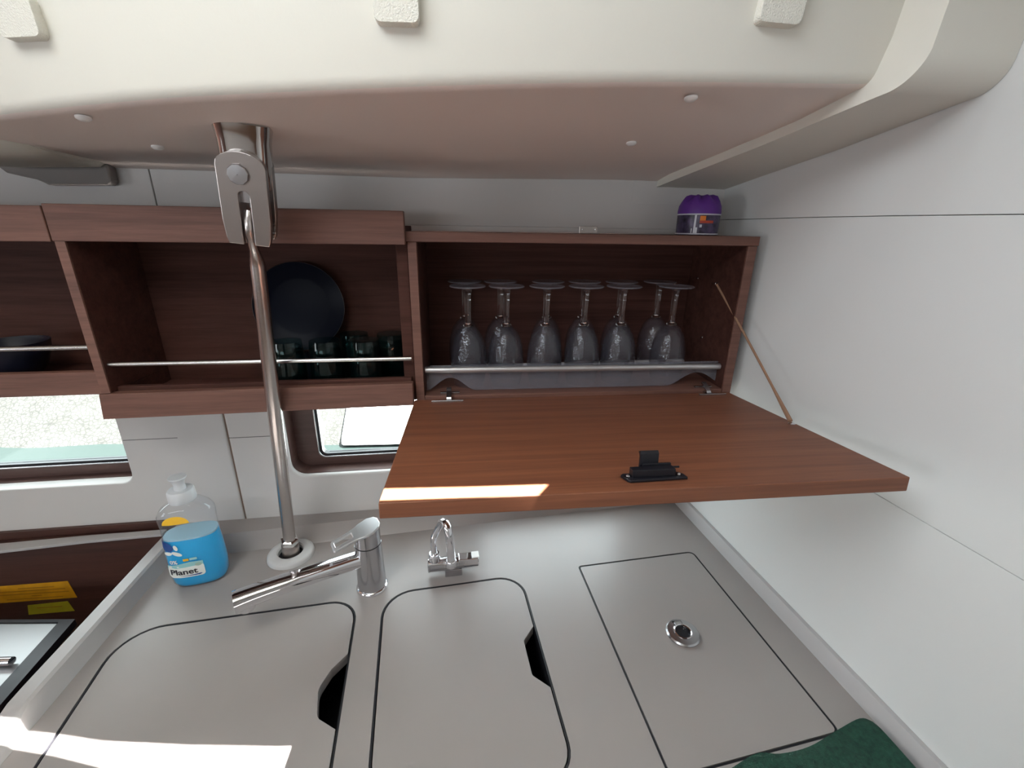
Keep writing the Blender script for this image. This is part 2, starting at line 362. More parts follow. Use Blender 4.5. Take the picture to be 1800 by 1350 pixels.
# deckhead: soffit under the side deck, cabin side rising inboard of it, coachroof with hatch and sun slit
ce = thing('ceiling', 'pale deckhead: shaded side-deck soffit and cream cabin side above it', None, (0, -0.5, 0.42), kind='structure')
EDGE = [(-1.6, 0.30), (-0.9, 0.00), (-0.60, -0.105), (-0.48, -0.150), (-0.3997, -0.1759), (-0.3255, -0.1981), (-0.26, -0.213), (-0.1974, -0.2258), (-0.0253, -0.2431), (0.1475, -0.252), (0.3301, -0.2525), (0.529, -0.2440), (0.70, -0.240)]
exs = [-1.6, -1.2, -0.9] + [-0.8 + 0.05 * i for i in range(31)]
eps = smooth_path([(x, y, 0) for x, y in EDGE], 5)
E2 = [(p.x, p.y) for p in eps]
m = MB(); rings = []
R = 0.016
for x in exs:
    ye = interp(E2, x); zb = soff_z(ye, x); yb = wall_y(x)
    sb_ = soff_z(yb, x)
    prof = [(yb + 0.02, sb_ - 0.006), (yb - 0.001, sb_ - 0.005), (yb - 0.012, sb_ - 0.002), (yb - 0.04, soff_z(yb - 0.04, x))]
    if yb - 0.045 < ye + R + 0.01: prof = [(yb + .02, sb_ - 0.01)] * 4
    if yb - 0.045 >= ye + R + 0.01: prof += [(yy, soff_z(yy, x)) for yy in (yb - 0.04 + (ye + R + 0.004 - yb + 0.04) * k / 5 for k in range(1, 5))]
    else: prof += [prof[-1]] * 4
    for i in range(7):
        a = math.radians(-84 - 90 * i / 6 * 0.98) 
        prof.append((ye + R + R * math.cos(a) - 0.0, zb + R + R * math.sin(a) + 0.0))
    zt = 0.76; yt = ye - 0.10 * (zt - zb)
    prof += [(ye - 0.10 * 0.12, zb + 0.12), (yt, zt), (yt + 0.05, zt), (yb + 0.02, zt)]
    rings.append([(x, y, z) for y, z in prof])
m.ring_stack(rings)
side = m.build('side_deck_moulding', 'cream', ce, smooth=True)
# soffit faces use the duller deckhead lining
me = side.data; me.materials.append(MATS['deckhead'])
for p in me.polygons:
    c = p.center; n = p.normal
    if abs(n.z) > 0.75 and c.z < 0.08: p.material_index = 1
# unseen coachroof with hatch; narrow slit added, shaped to throw the sun strips
DX, DY = 0.281, 0.0166
outb = [(-0.42, -0.274), (-0.31, -0.294), (-0.238, -0.3105), (-0.1215, -0.327), (0.0, -0.341), (0.10, -0.3465), (0.199, -0.350)]
inb = [(0.182, -0.374), (0.0, -0.368), (-0.12, -0.358), (-0.223, -0.342), (-0.30, -0.3195), (-0.40, -0.296)]
slit = [(x + DX, y + DY) for x, y in outb + inb]
HT = rrect(-0.57, 0.13, -1.10, -0.43, 0.05)
roof_out = [(-2.3, -2.6), (0.95, -2.6), (0.95, -0.25), (0.3, -0.24), (-0.2, -0.16), (-0.6, -0.03), (-1.6, 0.25), (-2.3, 0.4)]
m = MB(); m.plate(roof_out, [slit, HT[::-1]], 0.75, 0.79, lambda u, v, q: (u, v, q)); m.build('coachroof', 'cream', ce)
portal('hatch_portal', (-0.22, -0.765, 0.795), (0, 0, -1), 0.70, 0.67)
m = MB(); hl_a = math.radians(40); m.box(0, 0.74, -1.18, -0.40, 0, 0.02, lambda a, b, c: (0.145 - a * math.cos(hl_a) + c * math.sin(hl_a), b, 0.795 + a * math.sin(hl_a) + c * math.cos(hl_a))); m.build('sun_shade_lid', 'cream', ce)  # unseen lid added over the hatch to keep direct sun out
for (x, y) in ((-0.3191, -0.1740), (-0.3275, -0.0355), (0.3461, -0.0653), (0.3564, -0.2200)):
    m = MB(); n_ = Vector((-0.036, 0.1, 1)).normalized()
    m.lathe([(0.0075, 0), (0.0075, -0.002), (0.005, -0.004), (0.001, -0.0045)], (x, y, soff_z(y, x)), n_, 16); m.build('screw_cap', 'white_plastic', ce, smooth=True)

# right-hand beam along the bulkhead
def beam(name, label, xl, xr, mt, drop=0.012, yb=0.165, yf=-0.292, bl=0.006):
    m = MB(); path = [(yb, soff_z(yb) - drop - 0.002), (0.05, soff_z(0.05) - drop), (-0.10, soff_z(-0.10) - drop), (yf + 0.04, soff_z(yf + 0.04) - drop)]
    cz = soff_z(yf + 0.04) - drop + 0.0352
    for i in range(1, 15):
        a = math.radians(270 - 90 * i / 14); path.append((yf + 0.034 + 0.034 * math.cos(a), cz + 0.034 * math.sin(a)))
    path += [(yf - 0.01, cz + 0.12), (yf - 0.02, 0.755)]
    poly = path + [(yf + 0.10, 0.755), (yf + 0.11, cz + 0.06), (-0.10, soff_z(-0.10) + 0.05), (0.05, soff_z(0.05) + 0.05), (yb, soff_z(yb) + 0.05)]
    m.plate(poly[::-1], [], 0, 1, lambda a, b, q: ((xl(a, b), a, b) if q == 0 else (xr(a, b), a, b)))
    o = m.build(name, mt, None, base=(xl(0, 0), 0, 0.40), bevel=0.009, seg=4, smooth=True); tag(o, label, kind='structure'); return o
beam('trim_1', 'cream boxed beam running along the bulkhead under the deckhead', lambda y, z: 0.490 + (0.133 - y) * 0.17 + min(1, max(0, z - 0.44) / 0.05) * 0.012, lambda y, z: bulk_x(y) - 0.0005, 'cream', drop=0.014)
m = MB(); m.box(0.497, 0.625, 0.150, 0.164, 0.388, 0.402); o = m.build('trim_2', 'gap_black'); tag(o, 'dark gap strip at the hull end of the right beam', kind='structure')
# left-hand beam and its grey end cover
m = MB(); rings = []
for y, d in ((0.115, 0.006), (0.05, 0.012), (0.0, 0.012), (-0.03, 0.009), (-0.065, 0.002), (-0.09, -0.012)):
    z = soff_z(y, -0.50) - d
    rings.append([(-0.62, y, z - 0.004), (-0.500, y, z), (-0.489, y, z + 0.008), (-0.489, y, z + 0.04), (-0.62, y, z + 0.04)])
m.ring_stack(rings); o = m.build('trim_3', 'cream', smooth=True); tag(o, 'cream beam under the deckhead at the far left', kind='structure')
m = MB(); m.plate([(-0.640, 0.375), (-0.600, 0.366), (-0.585, 0.3585), (-0.496, 0.361), (-0.489, 0.366), (-0.489, 0.395), (-0.66, 0.395)], [], -0.020, 0, WALL)
o = m.build('trim_4', 'taupe_plastic', bevel=0.003); tag(o, 'dark grey end cover of the left beam against the hull lining', kind='structure')

# cabin shell around the photographer (sole, far side, ends)
m = MB(); m.box(-2.3, 0.95, -2.6, 0.5, -1.30, -1.262); o = m.build('floor', 'sole'); tag(o, 'brown wooden cabin sole below the galley', kind='structure')
m = MB(); m.plate([(-2.3, -1.262), (0.95, -1.262), (0.95, 0.79), (-2.3, 0.79)], [rrect(-2.0, -0.5, 0.16, 0.40, 0.05)[::-1]], -2.64, -2.6, lambda u, v, q: (u, q, v))
o = m.build('wall_front', 'lining'); tag(o, 'pale lining of the far side of the cabin', kind='structure')
portal('window_portal', (-1.25, -2.66, 0.28), (0, 1, 0), 1.5, 0.24)
m = MB(); m.plate([(-2.6, -1.262), (0.5, -1.262), (0.5, 0.79), (-2.6, 0.79)], [rrect(-1.9, -1.2, -0.25, 0.35, 0.05)[::-1]], -2.34, -2.3, lambda u, v, q: (q, u, v))
o = m.build('wall_left', 'walnut'); tag(o, 'pale end wall with the open companionway', kind='structure')
portal('companionway_portal', (-2.36, -1.55, 0.05), (1, 0, 0), 0.7, 0.60)

# outside the hull windows
m = MB(); m.box(-9, 6, 0.6, 2.4, -1.10, -1.06); o = m.build('harbour_water', 'water'); tag(o, 'pale green water seen low through the long hull window', 'water', kind='stuff')
m = MB(); rings = []
for i in range(60):
    x = -9 + 8.285 * i / 59; kx = max(0, min(1, -x - 1.0)); y0 = 1.97 - 0.03 * x + kx * (0.10 * math.sin(x * 2.1 + 1) + 0.05 * math.sin(x * 5.3))
    rings.append([(x, y0 - 0.25, -1.25), (x, y0, -1.05 + 0.02), (x, y0 + 0.35, -0.80), (x, y0 + 0.9, -0.25), (x, y0 + 2.0, 0.8), (x, y0 + 6, 1.1), (x, y0 + 6, -1.25)])
m.ring_stack(rings); o = m.build('stone_embankment', 'stones', smooth=True); tag(o, 'sunlit embankment of small pale stones outside the hull windows', 'embankment', kind='stuff')
m = MB(); m.ring_stack([[(x, y - 0.03 * x, z) for y, z in ((1.88, -1.045), (1.92, -0.99), (2.30, -0.74), (2.83, -0.19), (3.60, 0.55), (3.9, 0.60), (3.9, -1.045))] for x in (-0.715, 3.0)])  # white block outside, its face sloped to bounce sun onto the worktop
o = m.build('white_slab', 'white_wall_out', bevel=0.02); tag(o, 'white block outside the small hull window, sloped to catch the sun', 'slab')

# ================================================================== LEFT SHELVES
shelf_y = lambda x: -0.02 + 0.037 * x
SH = lambda u, q, v: (u, shelf_y(u) + q, v)
def box_sh(name, mt, par, x0, x1, q0, q1, z0, z1, bev=0.0012):
    m = MB(); m.box(x0, x1, q0, q1, z0, z1, SH); return m.build(name, mt, par, bevel=bev)
sh = thing('wall_shelf', 'open walnut shelf between cabinet and pale divider, holding plate and tumblers', 'shelf', (-0.25, 0.05, -0.005))
box_sh('top_valance', 'walnut', sh, -0.4965, 0.0025, 0, 0.016, 0.2745, 0.3255)
box_sh('top_board', 'walnut_shaded', sh, -0.4805, -0.0025, 0.0165, 0.150, 0.292, 0.304)
box_sh('bottom_board', 'walnut_shaded', sh, -0.4805, -0.0025, 0.0165, 0.150, 0.000, 0.012)
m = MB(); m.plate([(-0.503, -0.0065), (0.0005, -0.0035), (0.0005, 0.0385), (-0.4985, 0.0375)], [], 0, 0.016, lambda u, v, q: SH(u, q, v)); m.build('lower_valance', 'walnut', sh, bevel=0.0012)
box_sh('inner_lip', 'walnut_shaded', sh, -0.4805, -0.0025, 0.0165, 0.026, 0.012, 0.0445)
box_sh('back_board', 'walnut_shaded', sh, -0.4805, -0.0025, 0.150, 0.158, 0.00, 0.304)
box_sh('divider', 'walnut_shaded', sh, -0.4942, -0.4810, 0.0035, 0.158, 0.0385, 0.2745); box_sh('lit_edge', 'walnut', sh, -0.4943, -0.4809, 0.0005, 0.0034, 0.0385, 0.2745, 0.0004); box_sh('divider_foot', 'walnut_shaded', sh, -0.4942, -0.4810, 0.0165, 0.158, 0.0, 0.0384, 0)  # shade painted on the divider by darker wood; front edge stays plain walnut
box_sh('side_board', 'walnut_shaded', sh, -0.0165, 0.0028, 0.0265, 0.158, -0.0035, 0.292)
m = MB(); m.tube([SH(-0.4795, 0.012, 0.0845), SH(0.0, 0.012, 0.0815)], 0.0040, 12); m.build('guard_rail', 'rail_steel', sh, smooth=True)
m = MB(); m.box(-0.0172, -0.0165, 0.07, 0.078, 0.213, 0.219, SH); m.box(-0.0172, -0.0165, 0.084, 0.092, 0.211, 0.216, SH); m.build('peg_mark', 'white_plastic', sh)

sl = thing('wall_shelf', 'open walnut shelf at the far left, cut off by the picture edge', 'shelf', (-0.8, 0.02, 0.03))
box_sh('top_valance', 'walnut', sl, -1.25, -0.4985, 0, 0.016, 0.2735, 0.3225)
box_sh('top_board', 'walnut_shaded', sl, -1.25, -0.4955, 0.0165, 0.150, 0.292, 0.304)
box_sh('bottom_board', 'walnut_shaded', sl, -1.25, -0.4955, 0.0165, 0.150, 0.038, 0.050)
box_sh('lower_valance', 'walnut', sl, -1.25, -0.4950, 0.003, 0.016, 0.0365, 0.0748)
box_sh('back_board', 'walnut_shaded', sl, -1.25, -0.4955, 0.150, 0.158, 0.038, 0.304)
m = MB(); m.tube([SH(-1.24, 0.012, 0.1105), SH(-0.495, 0.012, 0.1135)], 0.0042, 12); m.build('guard_rail', 'rail_steel', sl, smooth=True)

def bowl(name, label, c, r, h, cat='bowl', up=True):
    m = MB(); pr = [(r * 0.45, 0), (r * 0.75, h * 0.3), (r * 0.95, h * 0.75), (r, h), (r * 0.96, h), (r * 0.9, h * 0.76), (r * 0.7, h * 0.34), (0.001, h * 0.08)]
    if not up: pr = [(a, h - b) for a, b in pr]
    m.lathe(pr, c, (0, 0, 1), 28, cap0=True, cap1=False); o = m.build(name, 'bowl_glaze', base=c, smooth=True); return tag(o, label, cat)
bowl('serving_bowl', 'dark glazed bowl on the far left shelf, half out of picture', (-0.655, 0.020, 0.0505), 0.050, 0.062)
bowl('serving_bowl', 'dark upturned bowl behind the tumblers under the black plate', (-0.218, 0.088, 0.0125), 0.026, 0.058, up=False)
# black plate leaning on the back board
pc = Vector((-0.2135, 0.104, 0.1555)); pn = Vector((0.06, -0.98, 0.16)).normalized()
m = MB(); m.lathe([(0.001, 0.004), (0.050, 0.004), (0.056, 0.006), (0.078, 0.013), (0.081, 0.0145), (0.082, 0.0135), (0.080, 0.011), (0.058, 0.002), (0.050, -0.002), (0.001, -0.002)], pc, pn, 56, cap0=False, cap1=False)
pl = thing('dinner_plate', 'glossy black round plate leaning against the shelf back', 'plate', (-0.2135, 0.09, 0.072))
m.build('dish', 'black_glaze', pl, smooth=True)
m = MB(); ring = [pc + pn * 0.0146 + (Matrix.Rotation(a * 2 * PI / 64, 3, pn) @ (pn.cross(Vector((0, 0, 1))).normalized() * 0.0812)) for a in range(64)]
m2 = [[p + (p - pc).normalized() * 0.0006 * math.cos(t) + pn * 0.0006 * math.sin(t) for t in (0, 1.57, 3.14, 4.71)] for p in ring]
m.ring_stack(m2, closed=True); m.build('rim_line', 'rail_steel', pl, smooth=True)
# tumblers, upside down
def tumbler():
    t = thing('tumbler', '', 'glass tumbler', (0, 0, 0), 'dark green tumblers on the shelf')
    m = MB(); h = 0.094; pr = [(0.029, 0.0), (0.0300, 0.001), (0.0296, 0.03), (0.0272, h * 0.85), (0.0258, h), (0.020, h + 0.001), (0.0005, h - 0.001)]
    pi_ = [(0.0005, h - 0.011), (0.0232, h - 0.010), (0.0252, h * 0.8), (0.0280, 0.03), (0.0285, 0.0)]
    m.lathe(pr + pi_, (0, 0, 0), (0, 0, 1), 28, closed=True); m.build('bowl', 'green_glass', t, smooth=True)
    return t
tb = tumbler()
spots = [((-0.2235, 0.032, 0.0125), 'dark green upturned tumbler nearest the steel tie rod'), ((-0.118, 0.088, 0.0125), 'dark green upturned tumbler at the back, right of the plate'),
         ((-0.088, 0.034, 0.0125), 'dark green upturned tumbler at the front, right of the plate'), ((-0.048, 0.086, 0.0125), 'dark green upturned tumbler at the back against the cabinet side'), ((-0.158, 0.034, 0.0125), 'dark green upturned tumbler in front of the lower plate rim')]
tb.location = (spots[0][0][0], spots[0][0][1], spots[0][0][2] + ZO); tb['label'] = spots[0][1]
for p, l in spots[1:]: copy_thing(tb, p, l)

# ================================================================== WALL CABINET WITH OPEN DOOR
cb = thing('wall_cabinet', 'walnut wall cabinet with its flap door hanging open', 'cabinet', (0.31, 0.1, -0.012))
def bx(name, mt, par, x0, x1, y0, y1, z0, z1, bev=0.001):
    m = MB(); m.box(x0, x1, y0, y1, z0, z1); return m.build(name, mt, par, bevel=bev)
bx('top_board', 'walnut', cb, -0.001, 0.6235, 0, 0.205, 0.279, 0.295)
bx('side_board', 'walnut', cb, 0.0035, 0.0185, 0.0005, 0.205, -0.010, 0.2785)
bx('side_board', 'walnut', cb, 0.604, 0.6215, 0.0005, 0.205, -0.010, 0.2785)
bx('bottom_board', 'walnut', cb, 0.019, 0.6035, 0.002, 0.205, -0.010, 0.006)
bx('back_board', 'walnut_shaded', cb, 0.019, 0.6035, 0.195, 0.205, 0.0065, 0.2785)
m = MB(); m.box(0.0188, 0.0195, 0.004, 0.195, 0.0065, 0.2785); m.box(0.6028, 0.6036, 0.004, 0.195, 0.0065, 0.2785); m.box(0.02, 0.6025, 0.004, 0.195, 0.2778, 0.2787); m.build('inner_shade', 'walnut_shaded', cb)  # thin darker sheets painting shade onto the cabinet's inner faces
m = MB(); m.tube([(0.0205, 0.020, 0.0505), (0.6015, 0.020, 0.0475)], 0.0062, 16); m.build('guard_rail', 'alu_rail', cb, smooth=True)
# clear guard below the rail with scalloped hinge cutouts
xs_ = [0.021 + 0.5805 * i / 90 for i in range(91)]
def gz(x):
    z = 0.0068
    for c, w_, h in ((0.066, 0.046, 0.026), (0.560, 0.060, 0.027)):
        t = (x - c) / w_
        if abs(t) < 1: z = max(z, 0.0068 + h * (0.5 + 0.5 * math.cos(PI * t)) ** 0.8)
    return z
out = [(x, gz(x)) for x in xs_] + [(0.6015, 0.056), (0.021, 0.056)]
m = MB(); m.plate(out, [], 0.027, 0.030, lambda u, v, q: (u, q, v)); m.build('clear_guard', 'acrylic', cb)
# strike plate standing on the top board
m = MB(); m.box(0.2955, 0.3275, 0.014, 0.0165, 0.2952, 0.3078); m.box(0.2955, 0.3275, 0.002, 0.0165, 0.2952, 0.2966); o = m.build('strike_plate', 'steel', cb, bevel=0.0008)
for x in (0.300, 0.323):
    m = MB(); m.lathe([(0.0016, 0), (0.0012, 0.0008), (0.0002, 0.001)], (x, 0.0139, 0.3025), (0, -1, 0), 10); m.build('screw', 'chrome', o, smooth=True)
for (y, z) in ((0.158, 0.206), (0.104, 0.087)):
    m = MB(); m.lathe([(0.003, 0), (0.0025, 0.0014), (0.0003, 0.002)], (0.6027, y, z), (-1, 0, 0), 12); m.build('peg', 'chrome', cb, smooth=True)
# door
AL = 0.080; ca, sa = math.cos(AL), math.sin(AL)
# door frame: s outwards from the hinge, n up
DR = lambda u, s, n: (u, -s * ca + n * sa, s * sa + n * ca)
DRP = lambda u, s, n: DR(u, s, n)
m = MB(); m.box(0.0005, 0.6165, 0.002, 0.3755, -0.0185, 0.0, DR); dr = m.build('door', 'door_wood', cb, bevel=0.0012)
dr['label'] = 'open flap door, reddish walnut, hanging level'
# latch
m = MB(); m.plate([(0.2720, 0.3430), (0.2760, 0.3395), (0.3405, 0.3395), (0.3470, 0.3460), (0.3485, 0.3560), (0.2790, 0.3585), (0.2760, 0.3560)], [], 0.0002, 0.0035, lambda u, v, q: DR(u, v, q))
m.box(0.2830, 0.3350, 0.3410, 0.3520, 0.0035, 0.0125, DR); m.box(0.2900, 0.3430, 0.3430, 0.3450, 0.0100, 0.0125, DR); m.box(0.2990, 0.3340, 0.3380, 0.3410, 0.0035, 0.0150, DR)
m.plate([(0.339, 0.004), (0.339, 0.0270), (0.3360, 0.0300), (0.3310, 0.0275), (0.3345, 0.0235), (0.3345, 0.004)], [], 0.2965, 0.3190, lambda a, b, q: DR(q, a, b))
lt = m.build('latch', 'black', dr, bevel=0.0008); lt['label'] = 'black plastic push latch'
for x, s_ in ((0.2790, 0.3480), (0.3400, 0.3490)):
    m = MB(); m.lathe([(0.0028, 0), (0.0024, 0.0014), (0.0004, 0.002)], DR(x, s_, 0.0042), DR(0, 0, 1), 12); m.build('screw', 'chrome', dr, smooth=True)
# hinges
for x0, x1, xa in ((0.032, 0.090, 0.059), (0.545, 0.600, 0.563)):
    m = MB(); m.box(x0, x1, 0.018, 0.0205, 0.0, 0.003, DR); m.box(x0 + 0.004, x1 - 0.004, 0.010, 0.018, 0.0, 0.0012, DR)
    m.box(xa, xa + 0.010, 0.0, 0.016, 0.0, 0.004, DR)
    m.plate([(0.016, 0.001), (0.013, 0.007), (0.0, 0.016), (-0.010, 0.020), (-0.010, 0.016), (0.0, 0.011), (0.010, 0.001)], [], xa, xa + 0.009, lambda a, b, q: DR(q, a, b))
    m.box(xa - 0.012, xa + 0.024, 0.010, 0.016, 0.0062, 0.009)
    h_ = m.build('hinge', 'satin_chrome', dr, bevel=0.0005); 
# stay cord with eyelets
p0 = Vector((0.6005, 0.078, 0.2035)); p1 = Vector(DR(0.6060, 0.188, 0.0045))
pts = [p0.lerp(p1, i / 14) + Vector((0.004 * math.sin(PI * i / 14), 0, -0.003 * math.sin(PI * i / 14))) for i in range(15)]
m = MB(); m.tube(pts, [0.0021] * 12 + [0.0026, 0.0032, 0.0034], 8); c_ = m.build('stay_cord', 'cord', cb, smooth=True); c_['label'] = 'thin brown stay cord'
m = MB(); m.lathe([(0.0035, 0), (0.0035, 0.004), (0.002, 0.006), (0.0004, 0.0062)], (0.6027, 0.078, 0.204), (-1, 0, 0), 12); m.tube([(0.5985, 0.066, 0.206), (0.5985, 0.09, 0.202)], 0.0016, 8); m.build('cord_eye', 'chrome', cb, smooth=True)
m = MB(); m.lathe([(0.0052, 0), (0.0052, 0.0012), (0.0028, 0.0025), (0.0004, 0.003)], DR(0.6075, 0.190, 0.0003), DR(0, 0, 1), 16); m.build('cord_button', 'chrome', dr, smooth=True)

# wine glasses, upside down in two rows
def wine_glass():
    t = thing('wine_glass', '', 'wine glass', (0, 0, 0), 'upturned wine glasses in the cabinet')
    m = MB()
    po = [(0.0285, 0.0), (0.0300, 0.004), (0.0335, 0.022), (0.0352, 0.040), (0.0350, 0.056), (0.0325, 0.078), (0.0265, 0.098), (0.0180, 0.111), (0.0105, 0.1165)]
    pi_ = [(0.0085, 0.1135), (0.0165, 0.1085), (0.0250, 0.0955), (0.0310, 0.0770), (0.0334, 0.056), (0.0336, 0.040), (0.0320, 0.022), (0.0285, 0.004), (0.0272, 0.0)]
    m.lathe(po + [(0.0005, 0.1165), (0.0005, 0.1145)] + pi_, (0, 0, 0), (0, 0, 1), 32, closed=True); m.build('bowl', 'glass', t, smooth=True)
    m = MB(); m.lathe([(0.0095, 0.1167), (0.0105, 0.1185), (0.0085, 0.1205), (0.0062, 0.123), (0.0055, 0.135), (0.0056, 0.165), (0.0064, 0.178), (0.0085, 0.1862), (0.0005, 0.1864)], (0, 0, 0), (0, 0, 1), 8 * 4, cap1=False); m.build('stem', 'glass_stem', t, smooth=True)
    m = MB(); m.lathe([(0.0086, 0.1866), (0.018, 0.1893), (0.0330, 0.1915), (0.0342, 0.1930), (0.0330, 0.1942), (0.012, 0.1938), (0.0005, 0.1938)], (0, 0, 0), (0, 0, 1), 8 * 4, cap1=False); m.build('foot', 'glass_foot', t, smooth=True)
    return t
wg = wine_glass()
front = [0.102, 0.1755, 0.253, 0.330, 0.4055, 0.5115]; back = [0.097, 0.1705, 0.270, 0.348, 0.428, 0.513]
ordn = ['first', 'second', 'third', 'fourth', 'fifth', 'last']
first = True
for row, xs__, y in (('front', front, 0.0665), ('back', back, 0.1465)):
    for i, x in enumerate(xs__):
        lab = 'clear upturned wine glass, %s of the %s row counting from the left' % (ordn[i], row)
        zz = 0.0064
        if first: wg.location = (x, y, zz + ZO); wg['label'] = lab; first = False
        else: copy_thing(wg, (x, y, zz), lab, rz=0.3 * i)

# jar with purple lid on the cabinet top
jb = (0.5435, 0.080, 0.2952)
jar = thing('air_freshener_jar', 'small jar with scalloped purple lid on top of the cabinet', 'jar', jb)
m = MB(); m.lathe([(0.036, 0), (0.0375, 0.001), (0.0385, 0.0362), (0.037, 0.037)], jb, (0, 0, 1), 40); j1 = m.build('body', 'jar_print', jar, smooth=True)
m = MB()
for zc, hh in ((0.0355, 0.0022), (0.0012, 0.0022)):
    m.lathe([(0.0386, zc), (0.0392, zc + 0.0004), (0.0392, zc + hh), (0.0386, zc + hh + 0.0003)], jb, (0, 0, 1), 40)
m.build('white_band', 'jar_white', jar, smooth=True)
def jar_patch(a0, a1, z0, z1, mt, nm, r=0.0391, n=6):
    m = MB(); rings = []
    for i in range(n + 1):
        a = math.radians(a0 + (a1 - a0) * i / n); c, s_ = math.cos(a), math.sin(a)
        rings.append([(jb[0] + q * c, jb[1] + q * s_, jb[2] + z) for q, z in ((r, z0), (r, z1), (r - 0.0012, z1), (r - 0.0012, z0))])
    m.ring_stack(rings); return m.build(nm, mt, j1, smooth=False)
# camera side is towards angle ~ -118 deg
jar_patch(-127, -122, 0.004, 0.0355, 'jar_white', 'white_tower'); jar_patch(-133, -130.5, 0.004, 0.012, 'jar_white', 'white_tower'); jar_patch(-122, -117, 0.004, 0.014, 'jar_white', 'white_tower')
jar_patch(-113, -98, 0.026, 0.034, 'jar_orange', 'orange_patch'); jar_patch(-113, -75, 0.0215, 0.026, 'jar_red', 'red_stripe'); jar_patch(-112, -106, 0.014, 0.019, 'jar_white', 'white_figure')
m = MB(); rings = []
N = 64
for r, z, amp in ((0.0385, 0.0378, 0), (0.0388, 0.042, 0), (0.0375, 0.052, 0.0), (0.034, 0.060, 0.0008), (0.028, 0.066, 0.0030), (0.020, 0.0695, 0.0022), (0.008, 0.0705, 0), (0.0005, 0.0708, 0)):
    rings.append([(jb[0] + (r + amp * 0.5 * math.cos(8 * t)) * math.cos(t), jb[1] + (r + amp * 0.5 * math.cos(8 * t)) * math.sin(t), jb[2] + z + amp * math.cos(8 * t)) for t in (2 * PI * k / N for k in range(N))])
m.ring_stack(rings); m.build('lid', 'purple', jar, smooth=True)

# ================================================================== WORKTOP
H = -0.36
wt = thing('worktop', 'grey-beige moulded worktop with raised edges and black lid gaps', 'worktop', (0.05, -0.2, H - 0.03))
lx = lambda y: -0.5193 + 0.021 * (0.0404 - y)       # inner left edge
bk = lambda x: 0.0935 + 0.1 * x                      # inner back edge
rx = lambda y: 0.6243 + 0.079 * (0.1575 - y)         # inner right edge
YF = -0.60
# lid outlines (counter-clockwise)
def round_poly(pts, rad, n=8):
    out = []; N = len(pts)
    for i, p in enumerate(pts):
        r = rad[i] if isinstance(rad, (list, tuple)) else rad
        P = Vector(p); A = Vector(pts[i - 1]); B = Vector(pts[(i + 1) % N]); da = (A - P).normalized(); db = (B - P).normalized()
        if r < 1e-6: out.append(tuple(p)); continue
        ang = math.acos(max(-1, min(1, da.dot(db)))); t = r / math.tan(ang / 2)
        s0 = P + da * t; s1 = P + db * t; c = P + (da + db).normalized() * (r / math.sin(ang / 2))
        a0 = math.atan2(s0.y - c.y, s0.x - c.x); a1 = math.atan2(s1.y - c.y, s1.x - c.x); d = (a1 - a0 + PI) % (2 * PI) - PI
        for k in range(n + 1): a = a0 + d * k / n; out.append((c.x + r * math.cos(a), c.y + r * math.sin(a)))
    return out
def offset_poly(pts, d):
    N = len(pts); out = []
    for i in range(N):
        A = Vector(pts[i - 1]); P = Vector(pts[i]); B = Vector(pts[(i + 1) % N])
        n1 = (P - A); n2 = (B - P)
        if n1.length < 1e-9: n1 = n2
        if n2.length < 1e-9: n2 = n1
        n1 = Vector((n1.y, -n1.x)).normalized(); n2 = Vector((n2.y, -n2.x)).normalized(); n = n1 + n2
        n = n / max(n.length, 1e-6); out.append(tuple(P + n * d / max(0.5, n.dot(n1))))
    return out
l1o = round_poly([(-0.4425, -0.52), (-0.075, -0.52), (-0.1135, -0.097), (-0.4985, -0.132)], [0.05, 0.05, 0.052, 0.062])
l2o = round_poly([(-0.038, -0.428), (0.228, -0.428), (0.1985, -0.0655), (-0.0715, -0.0905)], [0.05, 0.042, 0.052, 0.058])
l3o = round_poly([(0.3425, -0.438), (0.6085, -0.4085), (0.5825, -0.0310), (0.3190, -0.0530)], [0.008, 0.012, 0.014, 0.008], 5)
outer = [(lx(YF) - 0.02, YF), (rx(YF) + 0.012, YF), (rx(0.1575) + 0.012, bk(0.6363)), (0.4, bk(0.4)), (0.1, bk(0.1)), (-0.2, bk(-0.2)), (-0.53, bk(-0.53)), (lx(-0.1) - 0.012, -0.1)]
m = MB(); m.plate(outer, [l1o[::-1], l2o[::-1], l3o[::-1]], H - 0.022, H, lambda u, v, q: (u, v, q)); m.build('top', 'counter', wt)
# dark wells under the lids
for nm, lp in (('sink_well', l1o), ('sink_well', l2o), ('fridge_well', l3o)):
    o1 = offset_poly(lp, 0.004); m = MB(); m.plate(offset_poly(lp, 0.006), [offset_poly(lp, 0.0015)[::-1]], H - 0.12, H - 0.0225, lambda u, v, q: (u, v, q)); m.plate(offset_poly(lp, 0.006), [], H - 0.125, H - 0.1205, lambda u, v, q: (u, v, q)); m.build(nm, 'gap_black', wt)
for lp in (l1o, l2o, l3o):
    m = MB(); m.plate(offset_poly(lp, -0.0002), [offset_poly(lp, -0.0030)[::-1]], H - 0.020, H - 0.0010, lambda u, v, q: (u, v, q)); m.build('lid_gap_shade', 'gap_black', wt)  # black ring added over the lit gap walls to paint them as shade
